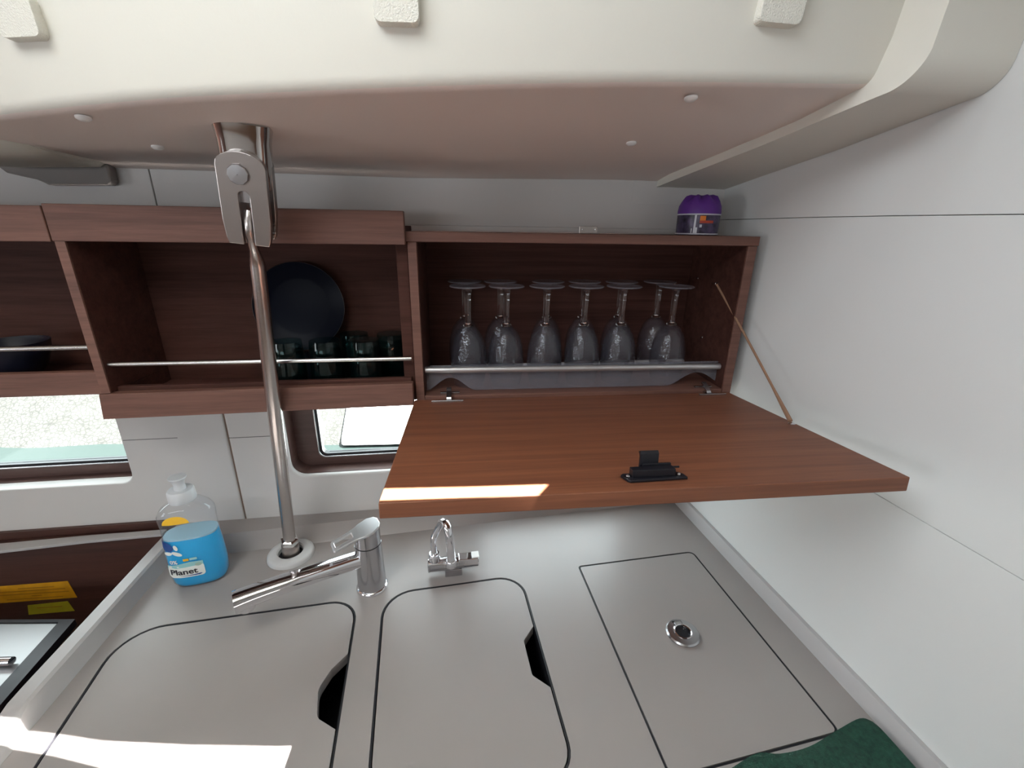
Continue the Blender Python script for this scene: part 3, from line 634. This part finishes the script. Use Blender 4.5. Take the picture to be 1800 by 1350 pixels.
# raised fiddles
fz = H + 0.034
m = MB(); rings = []
for x in [-0.545 + 0.05 * i for i in range(25)]:
    y0 = bk(x); y1 = max(wall_y(x) - 0.0005, y0 + 0.014); xx = x
    rings.append([(xx, y0, H - 0.02), (xx, y0, H + 0.0002), (xx, y0 + 0.004, H + 0.004), (xx, min(y0 + 0.018, y1 - .004), fz - 0.006), (xx, min(y0 + 0.022, y1 - .002), fz), (xx, y1, fz), (xx, y1, H - 0.02)])
m.ring_stack(rings); m.build('back_fiddle', 'counter', wt, smooth=True)
m = MB(); rings = []
for y, t in ((0.085, 1), (0.05, 1), (-0.05, 1), (-0.15, 1), (-0.25, 1), (-0.275, 0.97), (-0.288, 0.85), (-0.300, 0.45), (-0.312, 0.12), (-0.33, 0.01), (YF, 0.01)):
    xi = lx(y); h = 0.0345 * t + 0.0003
    rings.append([(xi, y, H - 0.02), (xi, y, H + 0.0002), (xi - 0.002, y, H + 0.003 * t + 0.0002), (xi - 0.005, y, H + h - 0.004 * t), (xi - 0.009, y, H + h), (xi - 0.030, y, H + h), (xi - 0.034, y, H + h - 0.004 * t), (xi - 0.035, y, H - 0.02)])
m.ring_stack(rings); m.build('side_fiddle', 'counter_edge', wt, smooth=True)
m = MB(); rings = []
for y in [0.150 - 0.03 * i for i in range(26)]:
    xi = rx(y); xo = bulk_x(y) - 0.0006
    rings.append([(xi, y, H - 0.02), (xi, y, H + 0.0003), (xi + 0.0032, y, H + 0.0285), (xi + 0.0042, y, H + 0.0300), (max(xo, xi + .006), y, H + 0.0300), (max(xo, xi + .006), y, H - 0.02)])
m.ring_stack(rings); m.build('side_fiddle', 'counter_edge', wt, smooth=True)
# lids
def lid_poly(lp, grip):
    ip = offset_poly(lp, -0.0022)
    return ip
def add_grip(poly, q0, q1, pts):
    """replace the run of the outline between y=q0 and y=q1 on the right side by the grip notch"""
    out = []; done = False
    xm = sum(p[0] for p in poly) / len(poly)
    n = len(poly)
    for i in range(n):
        a, b = poly[i], poly[(i + 1) % n]; out.append(a)
        if not done and a[0] > xm and b[0] > xm and a[1] < q0 and b[1] > q1:
            f = lambda y: (a[0] + (b[0] - a[0]) * (y - a[1]) / (b[1] - a[1]), y)
            out += [f(q0)] + pts + [f(q1)]; done = True
    return out
l1 = add_grip(offset_poly(l1o, -0.0046), -0.333, -0.215, round_poly([(-0.1060, -0.333), (-0.127, -0.313), (-0.1375, -0.272), (-0.127, -0.242), (-0.1130, -0.215)], [0, 0.02, 0.03, 0.02, 0], 4)[1:-1])
sl1 = MB(); sl1.plate(l1, [], H - 0.018, H, lambda u, v, q: (u, v, q)); o = sl1.build('sink_lid', 'counter', bevel=0.0005); tag(o, 'large grey sink lid with finger notch, in front of the soap bottle', 'lid', 'worktop lids')
l2 = add_grip(offset_poly(l2o, -0.0046), -0.303, -0.191, round_poly([(0.2115, -0.303), (0.1885, -0.281), (0.1835, -0.2185), (0.2020, -0.191)], [0, 0.008, 0.008, 0], 4)[1:-1])
sl2 = MB(); sl2.plate(l2, [], H - 0.018, H, lambda u, v, q: (u, v, q)); o = sl2.build('sink_lid', 'counter', bevel=0.0005); tag(o, 'grey sink lid in the middle, in front of the small folding tap', 'lid', 'worktop lids')
fl = thing('fridge_lid', 'rectangular grey fridge lid with a round steel ring pull', 'lid', (0.46, -0.23, H - 0.018), 'worktop lids')
m = MB(); m.plate(offset_poly(l3o, -0.0040), [], H - 0.018, H, lambda u, v, q: (u, v, q)); m.build('panel', 'counter', fl, bevel=0.001)
rc = (0.4615, -0.2305, H)
m = MB(); m.lathe([(0.0285, 0.0003), (0.0285, 0.0016), (0.0262, 0.0040), (0.0150, 0.0046), (0.0140, 0.0036), (0.0138, 0.0006), (0.0005, 0.0005)], rc, (0, 0, 1), 40, cap1=False); rp = m.build('pull_plate', 'satin_chrome', fl, smooth=True)
m = MB(); m.lathe([(0.0136, 0.0008), (0.0005, 0.0007)], rc, (0, 0, 1), 32); m.build('pull_recess', 'black', rp)
m = MB(); m.lathe([(0.0152, 0.0046), (0.0158, 0.0052), (0.0140, 0.0058), (0.0128, 0.0050), (0.0132, 0.0036)], rc, (0, 0, 1), 40, closed=True); m.box(rc[0] - 0.007, rc[0] + 0.005, rc[1] + 0.0142, rc[1] + 0.0205, H + 0.0044, H + 0.0056); m.build('pull_ring', 'chrome', rp, smooth=True)
m = MB(); m.box(rc[0] - 0.0105, rc[0] + 0.006, rc[1] + 0.0205, rc[1] + 0.0218, H + 0.0038, H + 0.0052); m.box(rc[0] + 0.0055, rc[0] + 0.0064, rc[1] + 0.013, rc[1] + 0.0215, H + 0.0038, H + 0.0052); m.build('pull_slot', 'black', rp)

# galley front below the worktop
m = MB(); m.box(-0.545, 0.66, -0.59, -0.57, -1.255, H - 0.024); m.box(-0.545, -0.525, -0.57, 0.06, -1.255, H - 0.024); o = m.build('galley_cabinet', 'walnut', bevel=0.001); tag(o, 'walnut galley cabinet front under the worktop', 'cabinet')

# ================================================================== TIE ROD
Bp = Vector((-0.2815, 0.036, -0.36)); Tp = Vector((-0.173, -0.130, 0.4135)); ax = (Tp - Bp).normalized(); Lr = (Tp - Bp).length
tr = thing('tie_rod', 'stainless steel tie rod with slotted toggle from deckhead to worktop', 'tie rod', tuple(Bp))
side_v = Vector((1, 0.10, 0)); side_v = (side_v - ax * side_v.dot(ax)).normalized(); fr_v = ax.cross(side_v).normalized()
if fr_v.y > 0: fr_v = -fr_v
def T(a, b, c):            # a sideways, b along the rod measured down from the deckhead, c towards the viewer
    return Tp + side_v * a - ax * b + fr_v * c
TT = lambda a, b, c: tuple(T(a, b, c))
# socket
m = MB(); rings = []
for b, sx, sy in ((-0.006, 0.0330, 0.026), (0.003, 0.0315, 0.0245), (0.014, 0.0295, 0.0225), (0.045, 0.0280, 0.021), (0.068, 0.0265, 0.019), (0.074, 0.022, 0.016)):
    rings.append([TT(sx * (abs(math.cos(t)) ** 0.6) * (1 if math.cos(t) > 0 else -1), b, sy * (abs(math.sin(t)) ** 0.6) * (1 if math.sin(t) > 0 else -1) - 0.006) for t in (2 * PI * k / 36 for k in range(36))])
m.ring_stack(rings); m.build('deck_socket', 'polished', tr, smooth=True)
def toggle_outline(w_, b0, b1, sl):
    o = []
    for i in range(13): a = math.radians(180 - 180 * i / 12); o.append((w_ * math.cos(a) * 1.0, b0 + w_ * 0.62 - w_ * 0.62 * math.sin(a)))
    o += [(w_, b1 - 0.03), (w_ * 0.93, b1 - 0.008), (w_ * 0.85, b1)]
    o += [(sl, b1)] + [(sl * math.cos(a), b0 + 0.052 - sl * math.sin(a)) for a in (math.radians(12 * i) for i in range(16))] + [(-sl, b1)]
    o += [(-w_ * 0.85, b1), (-w_ * 0.93, b1 - 0.008), (-w_, b1 - 0.03)]
    return o
tw = 0.0282
def tog(name, mt, c0, c1, b0, b1, sl, bev):
    m = MB(); m.plate(toggle_outline(tw, b0, b1, sl), [], c0, c1, lambda a, b, q: TT(a, b, q)); return m.build(name, mt, tr, bevel=bev)
tog('toggle_front_plate', 'steel', 0.014, 0.024, 0.024, 0.137, 0.0066, 0.0022)
tog('toggle_back_plate', 'steel', -0.020, -0.006, 0.024, 0.134, 0.0066, 0.002)
m = MB(); m.plate([(-0.023, 0.045), (0.023, 0.045), (0.023, 0.085), (-0.023, 0.085)], [], -0.0055, 0.0135, lambda a, b, q: TT(a, b, q)); m.build('toggle_core', 'satin_chrome', tr)
m = MB(); bc = T(-0.003, 0.050, 0.024); m.lathe([(0.0124, 0), (0.0124, 0.003), (0.0116, 0.0042), (0.0005, 0.0047)], bc, fr_v, 10, cap1=False); m.build('pin_head', 'satin_chrome', tr)
m = MB(); m.tube([TT(-0.024, 0.118, 0.003), TT(0.0295, 0.118, 0.003)], 0.0065, 14); m.build('lower_pin', 'steel', tr, smooth=True)
# rod: flattened eye, neck, shaft
m = MB(); pts = [T(0, 0.096, 0.012), T(0, 0.108, 0.0185), T(0, 0.122, 0.0190), T(0.0005, 0.146, 0.009), T(0.0, 0.160, 0.002), T(0, 0.172, 0), T(0, 0.30, 0), T(0, 0.5, 0), T(0, Lr - 0.05, 0)]
m.tube(pts, [0.0050, 0.0056, 0.0058, 0.0064, 0.0085, 0.0104, 0.0112, 0.0116, 0.0118], 20); m.build('rod_shaft', 'rod_steel', tr, smooth=True)
m = MB(); m.lathe([(0.0125, 0.052), (0.0175, 0.050), (0.0175, 0.040), (0.0165, 0.038), (0.0120, 0.038)], Bp, ax, 6); m.build('lock_nut', 'polished', tr, bevel=0.0012)
m = MB(); m.lathe([(0.0168, 0.0009), (0.0168, 0.034), (0.0150, 0.0375), (0.0115, 0.0378)], Bp, ax, 24); m.build('rod_sleeve', 'steel', tr, smooth=True)
m = MB(); m.lathe([(0.0462, 0.0002), (0.0455, 0.006), (0.043, 0.0095), (0.037, 0.0115), (0.0265, 0.0118), (0.0240, 0.009), (0.0240, 0.0004)], (Bp.x, Bp.y, H), (0, 0, 1), 44, closed=True); m.build('deck_collar', 'grey_plastic', tr, smooth=True)
m = MB(); m.lathe([(0.0239, 0.0006), (0.0170, 0.0007)], (Bp.x, Bp.y, H), (0, 0, 1), 32); m.build('collar_gap', 'gap_black', tr)

# ================================================================== TAPS
tx, ty = -0.094, -0.0695
tap = thing('mixer_tap', 'tall chrome mixer tap with long spout swung over the sink lid', 'tap', (tx, ty, H))
m = MB(); m.lathe([(0.0295, 0.0002), (0.0295, 0.0030), (0.0275, 0.006), (0.0262, 0.0065)], (tx, ty, H), n=36); m.build('base_ring', 'chrome', tap, smooth=True)
m = MB(); m.lathe([(0.0262, 0.0065), (0.0258, 0.03), (0.0246, 0.080), (0.0242, 0.1015)], (tx, ty, H), n=36); m.build('body', 'satin_chrome', tap, smooth=True)
m = MB(); m.lathe([(0.0228, 0.1015), (0.0228, 0.1035)], (tx, ty, H), n=28); m.build('seal_ring', 'black', tap)
m = MB(); hd = Vector((-0.89, -0.46, 0)).normalized(); hs = Vector((-hd.y, hd.x, 0))
rings = []
for zz, k in ((0.1035, 0), (0.107, 0), (0.132, 1)):
    rr = []
    for i in range(36):
        a = 2 * PI * i / 36; d = Vector((math.cos(a), math.sin(a), 0)) * 0.0238
        rr.append((tx + d.x, ty + d.y, H + zz + (-d.dot(hd) * 0.28 if k else 0)))
    rings.append(rr)
m.ring_stack(rings); m.build('cap', 'satin_chrome', tap, smooth=True)
def hp(a, b, c): p = Vector((tx, ty, H + 0.1322)) + hd * a + hs * b + Vector((0, 0, 1)) * (c - 0.28 * a); return tuple(p)
ho = [(-0.0235, -0.008), (-0.019, -0.0165), (-0.006, -0.0235), (0.010, -0.0215), (0.020, -0.0175), (0.034, -0.0160), (0.060, -0.0150), (0.0625, -0.012), (0.0625, 0.012), (0.060, 0.0150), (0.034, 0.0160), (0.020, 0.0175), (0.010, 0.0215), (-0.006, 0.0235), (-0.019, 0.0165), (-0.0235, 0.008)]
m = MB(); m.plate(ho, [rrect(0.026, 0.057, -0.0085, 0.0060, 0.0012, 3)[::-1]], 0.0, 0.0048, hp); m.build('lever', 'lever_chrome', tap, bevel=0.0012)
# spout
tip = Vector((-0.2885, -0.1715, H + 0.080)); s0 = Vector((tx, ty, H + 0.070)); 
sp = smooth_path([tuple(s0), tuple(s0.lerp(tip, 0.18) + Vector((0, 0, 0.003))), tuple(s0.lerp(tip, 0.55) + Vector((0.004, -0.004, 0.0085))), tuple(s0.lerp(tip, 0.85) + Vector((0.002, 0, 0.004))), tuple(tip)], 6)
m = MB(); rings = []; dirs = (tip - s0).normalized(); sdv = Vector((dirs.y, -dirs.x, 0)).normalized()
n_ = len(sp)
for i, p in enumerate(sp):
    t = i / (n_ - 1); wv = 0.0150 + 0.0020 * t; hv = 0.0165 - 0.0030 * math.sin(PI * min(1, t * 1.05))
    rings.append([tuple(p + sdv * wv * (abs(math.cos(a)) ** 0.7) * (1 if math.cos(a) > 0 else -1) + Vector((0, 0, 1)) * hv * (abs(math.sin(a)) ** 0.7) * (1 if math.sin(a) > 0 else -1)) for a in (2 * PI * k / 24 for k in range(24))])
m.ring_stack(rings); m.build('spout', 'chrome', tap, smooth=True)
e_ = tip - dirs * 0.016
m = MB(); m.lathe([(0.0128, -0.008), (0.0128, -0.019), (0.0118, -0.0205), (0.0100, -0.0205), (0.0098, -0.018)], tuple(e_), n=28, cap1=True); m.build('aerator', 'chrome', tap, smooth=True)

st = thing('folding_tap', 'small chrome folding tap with looped spout on the worktop', 'tap', (0.055, -0.048, H))
A0 = Vector((0.012, -0.050, H + 0.0235)); A1 = Vector((0.083, -0.0445, H + 0.0235)); A2 = Vector((0.1085, -0.0425, H + 0.025)); axd = (A1 - A0).normalized()
m = MB(); m.lathe([(0.0128, 0), (0.0140, 0.0012), (0.0140, 0.0035), (0.0132, 0.004), (0.0132, 0.030), (0.0138, 0.0305), (0.0138, 0.062), (0.0132, 0.0625), (0.0132, (A1 - A0).length)], tuple(A0), axd, 30); m.build('body', 'satin_chrome', st, smooth=True)
m = MB(); m.box(-0.017, 0.017, -0.013, 0.013, 0, 0.016, lambda a, b, c: tuple(Vector((0.062, -0.0460, H)) + axd * a + Vector((-axd.y, axd.x, 0)) * b + Vector((0, 0, c + 0.0003)))); m.build('foot', 'satin_chrome', st, bevel=0.001)
m = MB(); m.box(0, 0.040, -0.011, 0.010, -0.010, 0.013, lambda a, b, c: tuple(A1 - axd * 0.010 + axd * a + Vector((-axd.y, axd.x, 0)) * b + Vector((0, 0, c * (1 - 6 * max(0, a - 0.010))  + 0.001)))); m.build('lever', 'chrome', st, bevel=0.0015)
m = MB(); m.box(0.0265, 0.041, -0.0095, 0.0085, 0.0122, 0.0150, lambda a, b, c: tuple(A1 - axd * 0.010 + axd * a + Vector((-axd.y, axd.x, 0)) * b + Vector((0, 0, c)))); m.build('lever_cap', 'white_plastic', st, bevel=0.0008)
k0 = Vector((0.0255, -0.049, H + 0.034))
m = MB(); m.lathe([(0.008, 0), (0.0112, 0.002), (0.0118, 0.010), (0.0112, 0.0155), (0.0095, 0.0185), (0.0070, 0.0188)], tuple(k0), n=24); m.build('collar', 'chrome', st, smooth=True)
path = smooth_path([k0 + Vector((0, 0, 0.012)), k0 + Vector((0, 0.001, 0.050)), k0 + Vector((0.003, 0.002, 0.060)), k0 + Vector((0.0155, 0.0, 0.0855)), k0 + Vector((0.022, -0.008, 0.0950)), k0 + Vector((0.0285, -0.0205, 0.0925)), k0 + Vector((0.0325, -0.0270, 0.074)), k0 + Vector((0.0340, -0.0290, 0.042)), k0 + Vector((0.0340, -0.0290, 0.020))], 6)
m = MB(); m.tube(path, [0.0066] * 10 + [0.0068] * 8 + [0.0080] * (len(path) - 18), 18); m.build('spout', 'chrome', st, smooth=True)
m = MB(); m.lathe([(0.0085, 0.024), (0.0100, 0.022), (0.0102, 0.010), (0.0094, 0.0085), (0.0075, 0.0085)], tuple(k0 + Vector((0.0340, -0.0290, 0))), n=24); m.build('spout_end', 'chrome', st, smooth=True)

# ================================================================== SOAP BOTTLE
bb = Vector((-0.4300, -0.0150, H + 0.0002)); br = math.radians(13)
bn = Vector((math.sin(br), -math.cos(br), 0)); bs = Vector((math.cos(br), math.sin(br), 0))
sb = thing('soap_bottle', 'clear dish soap bottle of blue liquid with white squeeze cap', 'bottle', tuple(bb))
prof = [(0.0, 0.036, 0.020), (0.003, 0.042, 0.024), (0.012, 0.0465, 0.0275), (0.035, 0.0485, 0.029), (0.075, 0.0475, 0.0285), (0.110, 0.0450, 0.027), (0.128, 0.0440, 0.0265), (0.145, 0.0455, 0.027), (0.156, 0.0450, 0.0265), (0.166, 0.0395, 0.025), (0.175, 0.0290, 0.0215), (0.181, 0.0190, 0.0170), (0.185, 0.0150, 0.0145)]
def bsec(z):
    for a, b in zip(prof, prof[1:]):
        if a[0] <= z <= b[0]:
            t = (z - a[0]) / (b[0] - a[0]); return a[1] + (b[1] - a[1]) * t, a[2] + (b[2] - a[2]) * t
    return prof[-1][1], prof[-1][2]
def bpt(th, z, off=0.0, e=0.72):
    a, b = bsec(z); a += off; b += off
    c, s_ = math.cos(th), math.sin(th)
    return tuple(bb + bs * a * (abs(c) ** e) * (1 if c > 0 else -1) - bn * b * (abs(s_) ** e) * (1 if s_ > 0 else -1) + Vector((0, 0, z)))
def bring(z, off): return [bpt(2 * PI * k / 44, z, off) for k in range(44)]
m = MB(); m.ring_stack([bring(z, 0) for z, *_ in prof]); m.build('shell', 'bottle_shell', sb, smooth=True)
lz = [0.0015, 0.004, 0.012, 0.035, 0.075, 0.095, 0.1075]
m = MB(); m.ring_stack([bring(z, -0.0016) for z in lz]); m.build('liquid', 'soap', sb, smooth=True)
m = MB(); m.ring_stack([bring(0.1078, -0.0017), bring(0.1110, -0.0017)]); m.build('foam_line', 'soap_foam', sb, smooth=True)
m = MB(); m.lathe([(0.0155, 0.178), (0.0215, 0.1795), (0.0222, 0.182), (0.0215, 0.199), (0.0195, 0.202), (0.0100, 0.2025)], tuple(bb), n=30); m.build('cap', 'cap_plastic', sb, smooth=True)
m = MB(); m.lathe([(0.0095, 0.2025), (0.0095, 0.207), (0.0085, 0.210), (0.0100, 0.218), (0.0145, 0.2255), (0.0140, 0.227), (0.004, 0.2275)], tuple(bb), n=26); m.build('nozzle', 'cap_plastic', sb, smooth=True)
# printed label pieces wrapped on the front (u across, seen from the front, left negative)
def front_pt(u, z, off):
    a, b = bsec(z); a += off; b += off
    x = max(-0.999, min(0.999, u / a)); s_ = (1 - abs(x) ** (2 / 0.72)) ** (0.72 / 2)
    return tuple(bb + bs * u + bn * (b * s_) + Vector((0, 0, z)))
lab_par = sb
def decal(name, mt, poly, off=0.0006, par=None):
    me = MB(); bm = bmesh.new(); vv = [bm.verts.new((p[0], p[1], 0)) for p in poly]; f = bm.faces.new(vv)
    bmesh.ops.triangulate(bm, faces=[f]); bmesh.ops.subdivide_edges(bm, edges=bm.edges[:], cuts=3, use_grid_fill=True)
    bmesh.ops.triangulate(bm, faces=bm.faces[:]); bm.verts.index_update()
    me.add([front_pt(v.co.x, v.co.y, off) for v in bm.verts], [tuple(v.index for v in f.verts) for f in bm.faces]); bm.free()
    return me.build(name, mt, par or lab_par, fixn=False)
def text_decal(name, mt, s, u0, z0, size, par, off=0.0011, sx=1.0, lean=0.0):
    cu = bpy.data.curves.new(name, 'FONT'); cu.body = s; cu.size = size; cu.resolution_u = 3; cu.offset = 0.0004
    to = bpy.data.objects.new(name, cu); COL.objects.link(to); bpy.context.view_layer.update()
    me = bpy.data.meshes.new_from_object(to.evaluated_get(bpy.context.evaluated_depsgraph_get()))
    COL.objects.unlink(to); bpy.data.objects.remove(to)
    mb = MB(); mb.add([front_pt(u0 + v.co.x * sx + v.co.y * lean, z0 + v.co.y, off) for v in me.vertices], [tuple(p.vertices) for p in me.polygons])
    return mb.build(name, mt, par, fixn=False)
ell = lambda cx, cz, a, b, rot=0, n=16, t0=0, t1=360: [(cx + a * math.cos(t) * math.cos(rot) - b * math.sin(t) * math.sin(rot), cz + a * math.cos(t) * math.sin(rot) + b * math.sin(t) * math.cos(rot)) for t in (math.radians(t0 + (t1 - t0) * i / n) for i in range(n))]
LZ = 0.012; LS = 1.16
def dz(poly): return [(p[0] * LS + 0.003, p[1] * 1.04 + LZ) for p in poly]
lw = decal('label', 'label_white', dz(rrect(-0.0400, 0.0120, 0.0160, 0.0425, 0.006, 4)))
decal('label_sky', 'label_teal', dz([(-0.0395, 0.0365), (0.0118, 0.0395), (0.0118, 0.0470), (-0.006, 0.0485), (-0.015, 0.0440), (-0.0395, 0.0430)]), 0.0008, lw)
decal('eco_badge', 'label_green', dz(ell(0.005, 0.0410, 0.0048, 0.0034)), 0.001, lw)
text_decal('brand_text', 'label_text', 'Planet', -0.0405, 0.0365, 0.0165, lw, sx=1.12)
decal('swoosh', 'label_navy', dz([(-0.028, 0.0195), (0.004, 0.0185), (0.008, 0.0205), (0.006, 0.0215), (-0.010, 0.0203)]), 0.001, lw)
text_decal('zero_text', 'label_white', '0%', -0.0365, 0.0610, 0.0110, lw, 0.0009)
decal('gold_badge', 'label_yellow', dz(rrect(-0.0145, -0.0065, 0.0510, 0.0560, 0.0008, 2)), 0.0008, lw)
decal('blue_badge', 'label_teal', dz(rrect(-0.0055, 0.0050, 0.0515, 0.0565, 0.0008, 2)), 0.0008, lw)
fl_ = decal('flower', 'label_navy', dz(ell(-0.0335, 0.0830, 0.0110, 0.0080, -0.75)))
decal('petal', 'label_white', dz(ell(-0.0205, 0.0805, 0.0028, 0.0058, 0.2)), 0.0008, fl_); decal('petal', 'label_white', dz(ell(-0.0330, 0.0690, 0.0062, 0.0036, 0.1)), 0.0008, fl_); decal('petal', 'label_white', dz(ell(-0.0205, 0.0680, 0.0080, 0.0036, -0.55)), 0.0008, fl_)
decal('yellow_sticker', 'label_yellow', ell(-0.0110, 0.1450, 0.0215, 0.0160, 0, 20, 0, 180) + [(-0.0325, 0.1450)], 0.0008)

# ================================================================== LEFT: STOVE RECESS
m = MB(); m.box(-1.6, -0.560, 0.084, 0.104, -1.25, -0.331); o = m.build('wall_recess', 'dark_wood'); tag(o, 'dark walnut panel behind the stove carrying two yellow stickers', kind='structure')
m = MB(); rings = []
for x, y0, y1 in ((-1.6, 0.0, 0.032), (-0.861, 0.0536, 0.0776), (-0.70, 0.073, 0.090), (-0.5565, 0.083, 0.096)):
    rings.append([(x, y0, -0.331), (x, y0, -0.325), (x, y1 + 0.004, -0.325), (x, y1 + 0.004, -0.331)])
m.ring_stack(rings); o = m.build('recess_ledge', 'counter_edge', bevel=0.001); tag(o, 'thin white ledge above the stove recess panel', 'ledge')
m = MB(); m.box(-1.6, -0.545, -0.008, -0.0005, -0.360, -0.3135, WBX); o = m.build('upstand_strip', 'dark_wood'); tag(o, 'dark wood strip between hull lining and white ledge', 'trim strip')
def sticker(name, label, mt, x0, x1, z0, z1, lines):
    t = thing(name, label, 'sticker', ((x0 + x1) / 2, 0.0838, z0)); m = MB(); m.plate([(x0 - 0.006, z0), (x1, z0 + 0.002), (x1 - 0.006, z1), (x0, z1 - 0.004)], [], 0.0832, 0.0838, lambda u, v, q: (u, q, v)); m.build('sheet', mt, t)
    for (a, b, z) in lines:
        m = MB(); m.box(a, b, 0.0829, 0.0831, z, z + 0.0016); m.build('print_line', 'sticker_ink', t)
sticker('warning_sticker', 'long orange warning sticker on the dark panel behind the stove', 'sticker_orange', -0.965, -0.764, -0.480, -0.4325, [(-0.87, -0.80, -0.445), (-0.93, -0.78, -0.452), (-0.92, -0.775, -0.460), (-0.85, -0.83, -0.466), (-0.90, -0.79, -0.473)])
sticker('warning_sticker', 'short olive yellow sticker below the orange sticker', 'sticker_olive', -0.866, -0.7795, -0.5165, -0.4865, [(-0.85, -0.80, -0.500)])
sv = thing('stove', 'steel stove lid with black frame in the recess left of the worktop', 'stove', (-0.9, -0.3, -1.2))
m = MB(); m.box(-1.35, -0.690, -0.52, -0.050, -1.2, -0.424); m.build('body', 'black', sv, bevel=0.003)
m = MB(); m.plate([(-0.6855, -0.0446), (-1.35, 0.012), (-1.35, 0.020), (-0.660, -0.040), (-0.622, -0.45), (-0.640, -0.52), (-0.648, -0.45)][::-1], [], -0.432, -0.418, lambda u, v, q: (u, v, q)); m.build('frame', 'black', sv)
m = MB(); m.plate([(-0.687, -0.0450), (-1.35, 0.011), (-1.35, -0.50), (-0.6085, -0.50)][::-1], [], -0.4238, -0.4205, lambda u, v, q: (u, v, q)); m.build('lid_sheet', 'stove_steel', sv)
for y, r in ((-0.118, 0.007), (-0.170, 0.006)):
    m = MB(); m.tube([(-1.30, y + 0.03, -0.412), (-0.690, y - 0.012, -0.412)], r, 12); m.build('chrome_bar', 'chrome', sv, smooth=True)

# ================================================================== TOWEL
m = MB(); tl = [(0.352, -0.4600), (0.425, -0.4365), (0.470, -0.4235), (0.500, -0.4270), (0.545, -0.4230), (0.600, -0.4075), (0.6455, -0.3960), (0.6600, -0.402)]
cols = smooth_path([(x, y, 0) for x, y in tl], 5); rings = []
NS = 18
grid = []
for i, p in enumerate(cols):
    row = []
    for k in range(NS):
        d = 0.19 * k / (NS - 1); y = p.y - d; x = p.x + 0.02 * d
        rip = 0.0022 * math.sin(38 * p.x + 9 * d) + 0.0016 * math.sin(90 * p.x - 20 * d)
        z = H + 0.0065 + 0.0030 * min(1, d / 0.01) + rip * min(1, d / 0.02)
        if y < YF - 0.003: z -= (YF - 0.003 - y) * 3
        row.append((min(x, rx(y) - 0.002), max(y, YF - 0.008), z))
    grid.append(row)
vs_ = [q for r in grid for q in r] + [(q[0], q[1], q[2] - 0.0055) for r in grid for q in r]
NC = len(grid); o_ = NC * NS; fs = []
for i in range(NC - 1):
    for k in range(NS - 1):
        a = i * NS + k; fs += [(a, a + 1, a + NS + 1, a + NS), (o_ + a, o_ + a + NS, o_ + a + NS + 1, o_ + a + 1)]
bd = [i * NS for i in range(NC)] + [(NC - 1) * NS + k for k in range(1, NS)] + [i * NS + NS - 1 for i in range(NC - 2, -1, -1)] + [k for k in range(NS - 2, 0, -1)]
for a, b in zip(bd, bd[1:] + bd[:1]): fs.append((a, b, b + o_, a + o_))
m.add(vs_, fs); o = m.build('kitchen_towel', 'towel', smooth=True); tag(o, 'dark green cloth lying over the front corner of the worktop', 'towel')

# ================================================================== FOAM PADS ON THE CABIN SIDE
def pad(label, x, z0, w_, h, tilt):
    yc = interp(E2, x); zb = soff_z(yc, x); y = yc - 0.10 * (z0 - zb)
    slope = (interp(E2, x + 0.02) - interp(E2, x - 0.02)) / 0.04
    m = MB()
    def fn(a, b, c): 
        bb_ = b; aa = a + tilt * b
        return (x + aa, y + slope * aa - 0.10 * bb_ - c, z0 + bb_)
    m.plate(rrect(-w_ / 2, w_ / 2, 0, h, 0.006, 4), [], -0.002, 0.011, fn); o = m.build('foam_pad', 'foam', bevel=0.003, seg=3); return tag(o, label, 'pad', 'foam pads on the cabin side')
pad('square off-white foam pad on the cabin side at top left corner', -0.329, 0.4700, 0.044, 0.034, 0.0)
pad('square off-white foam pad on the cabin side near top centre', 0.036, 0.4840, 0.042, 0.044, 0.0)
pad('square off-white foam pad on the cabin side at upper right', 0.420, 0.5035, 0.047, 0.044, 0.06)
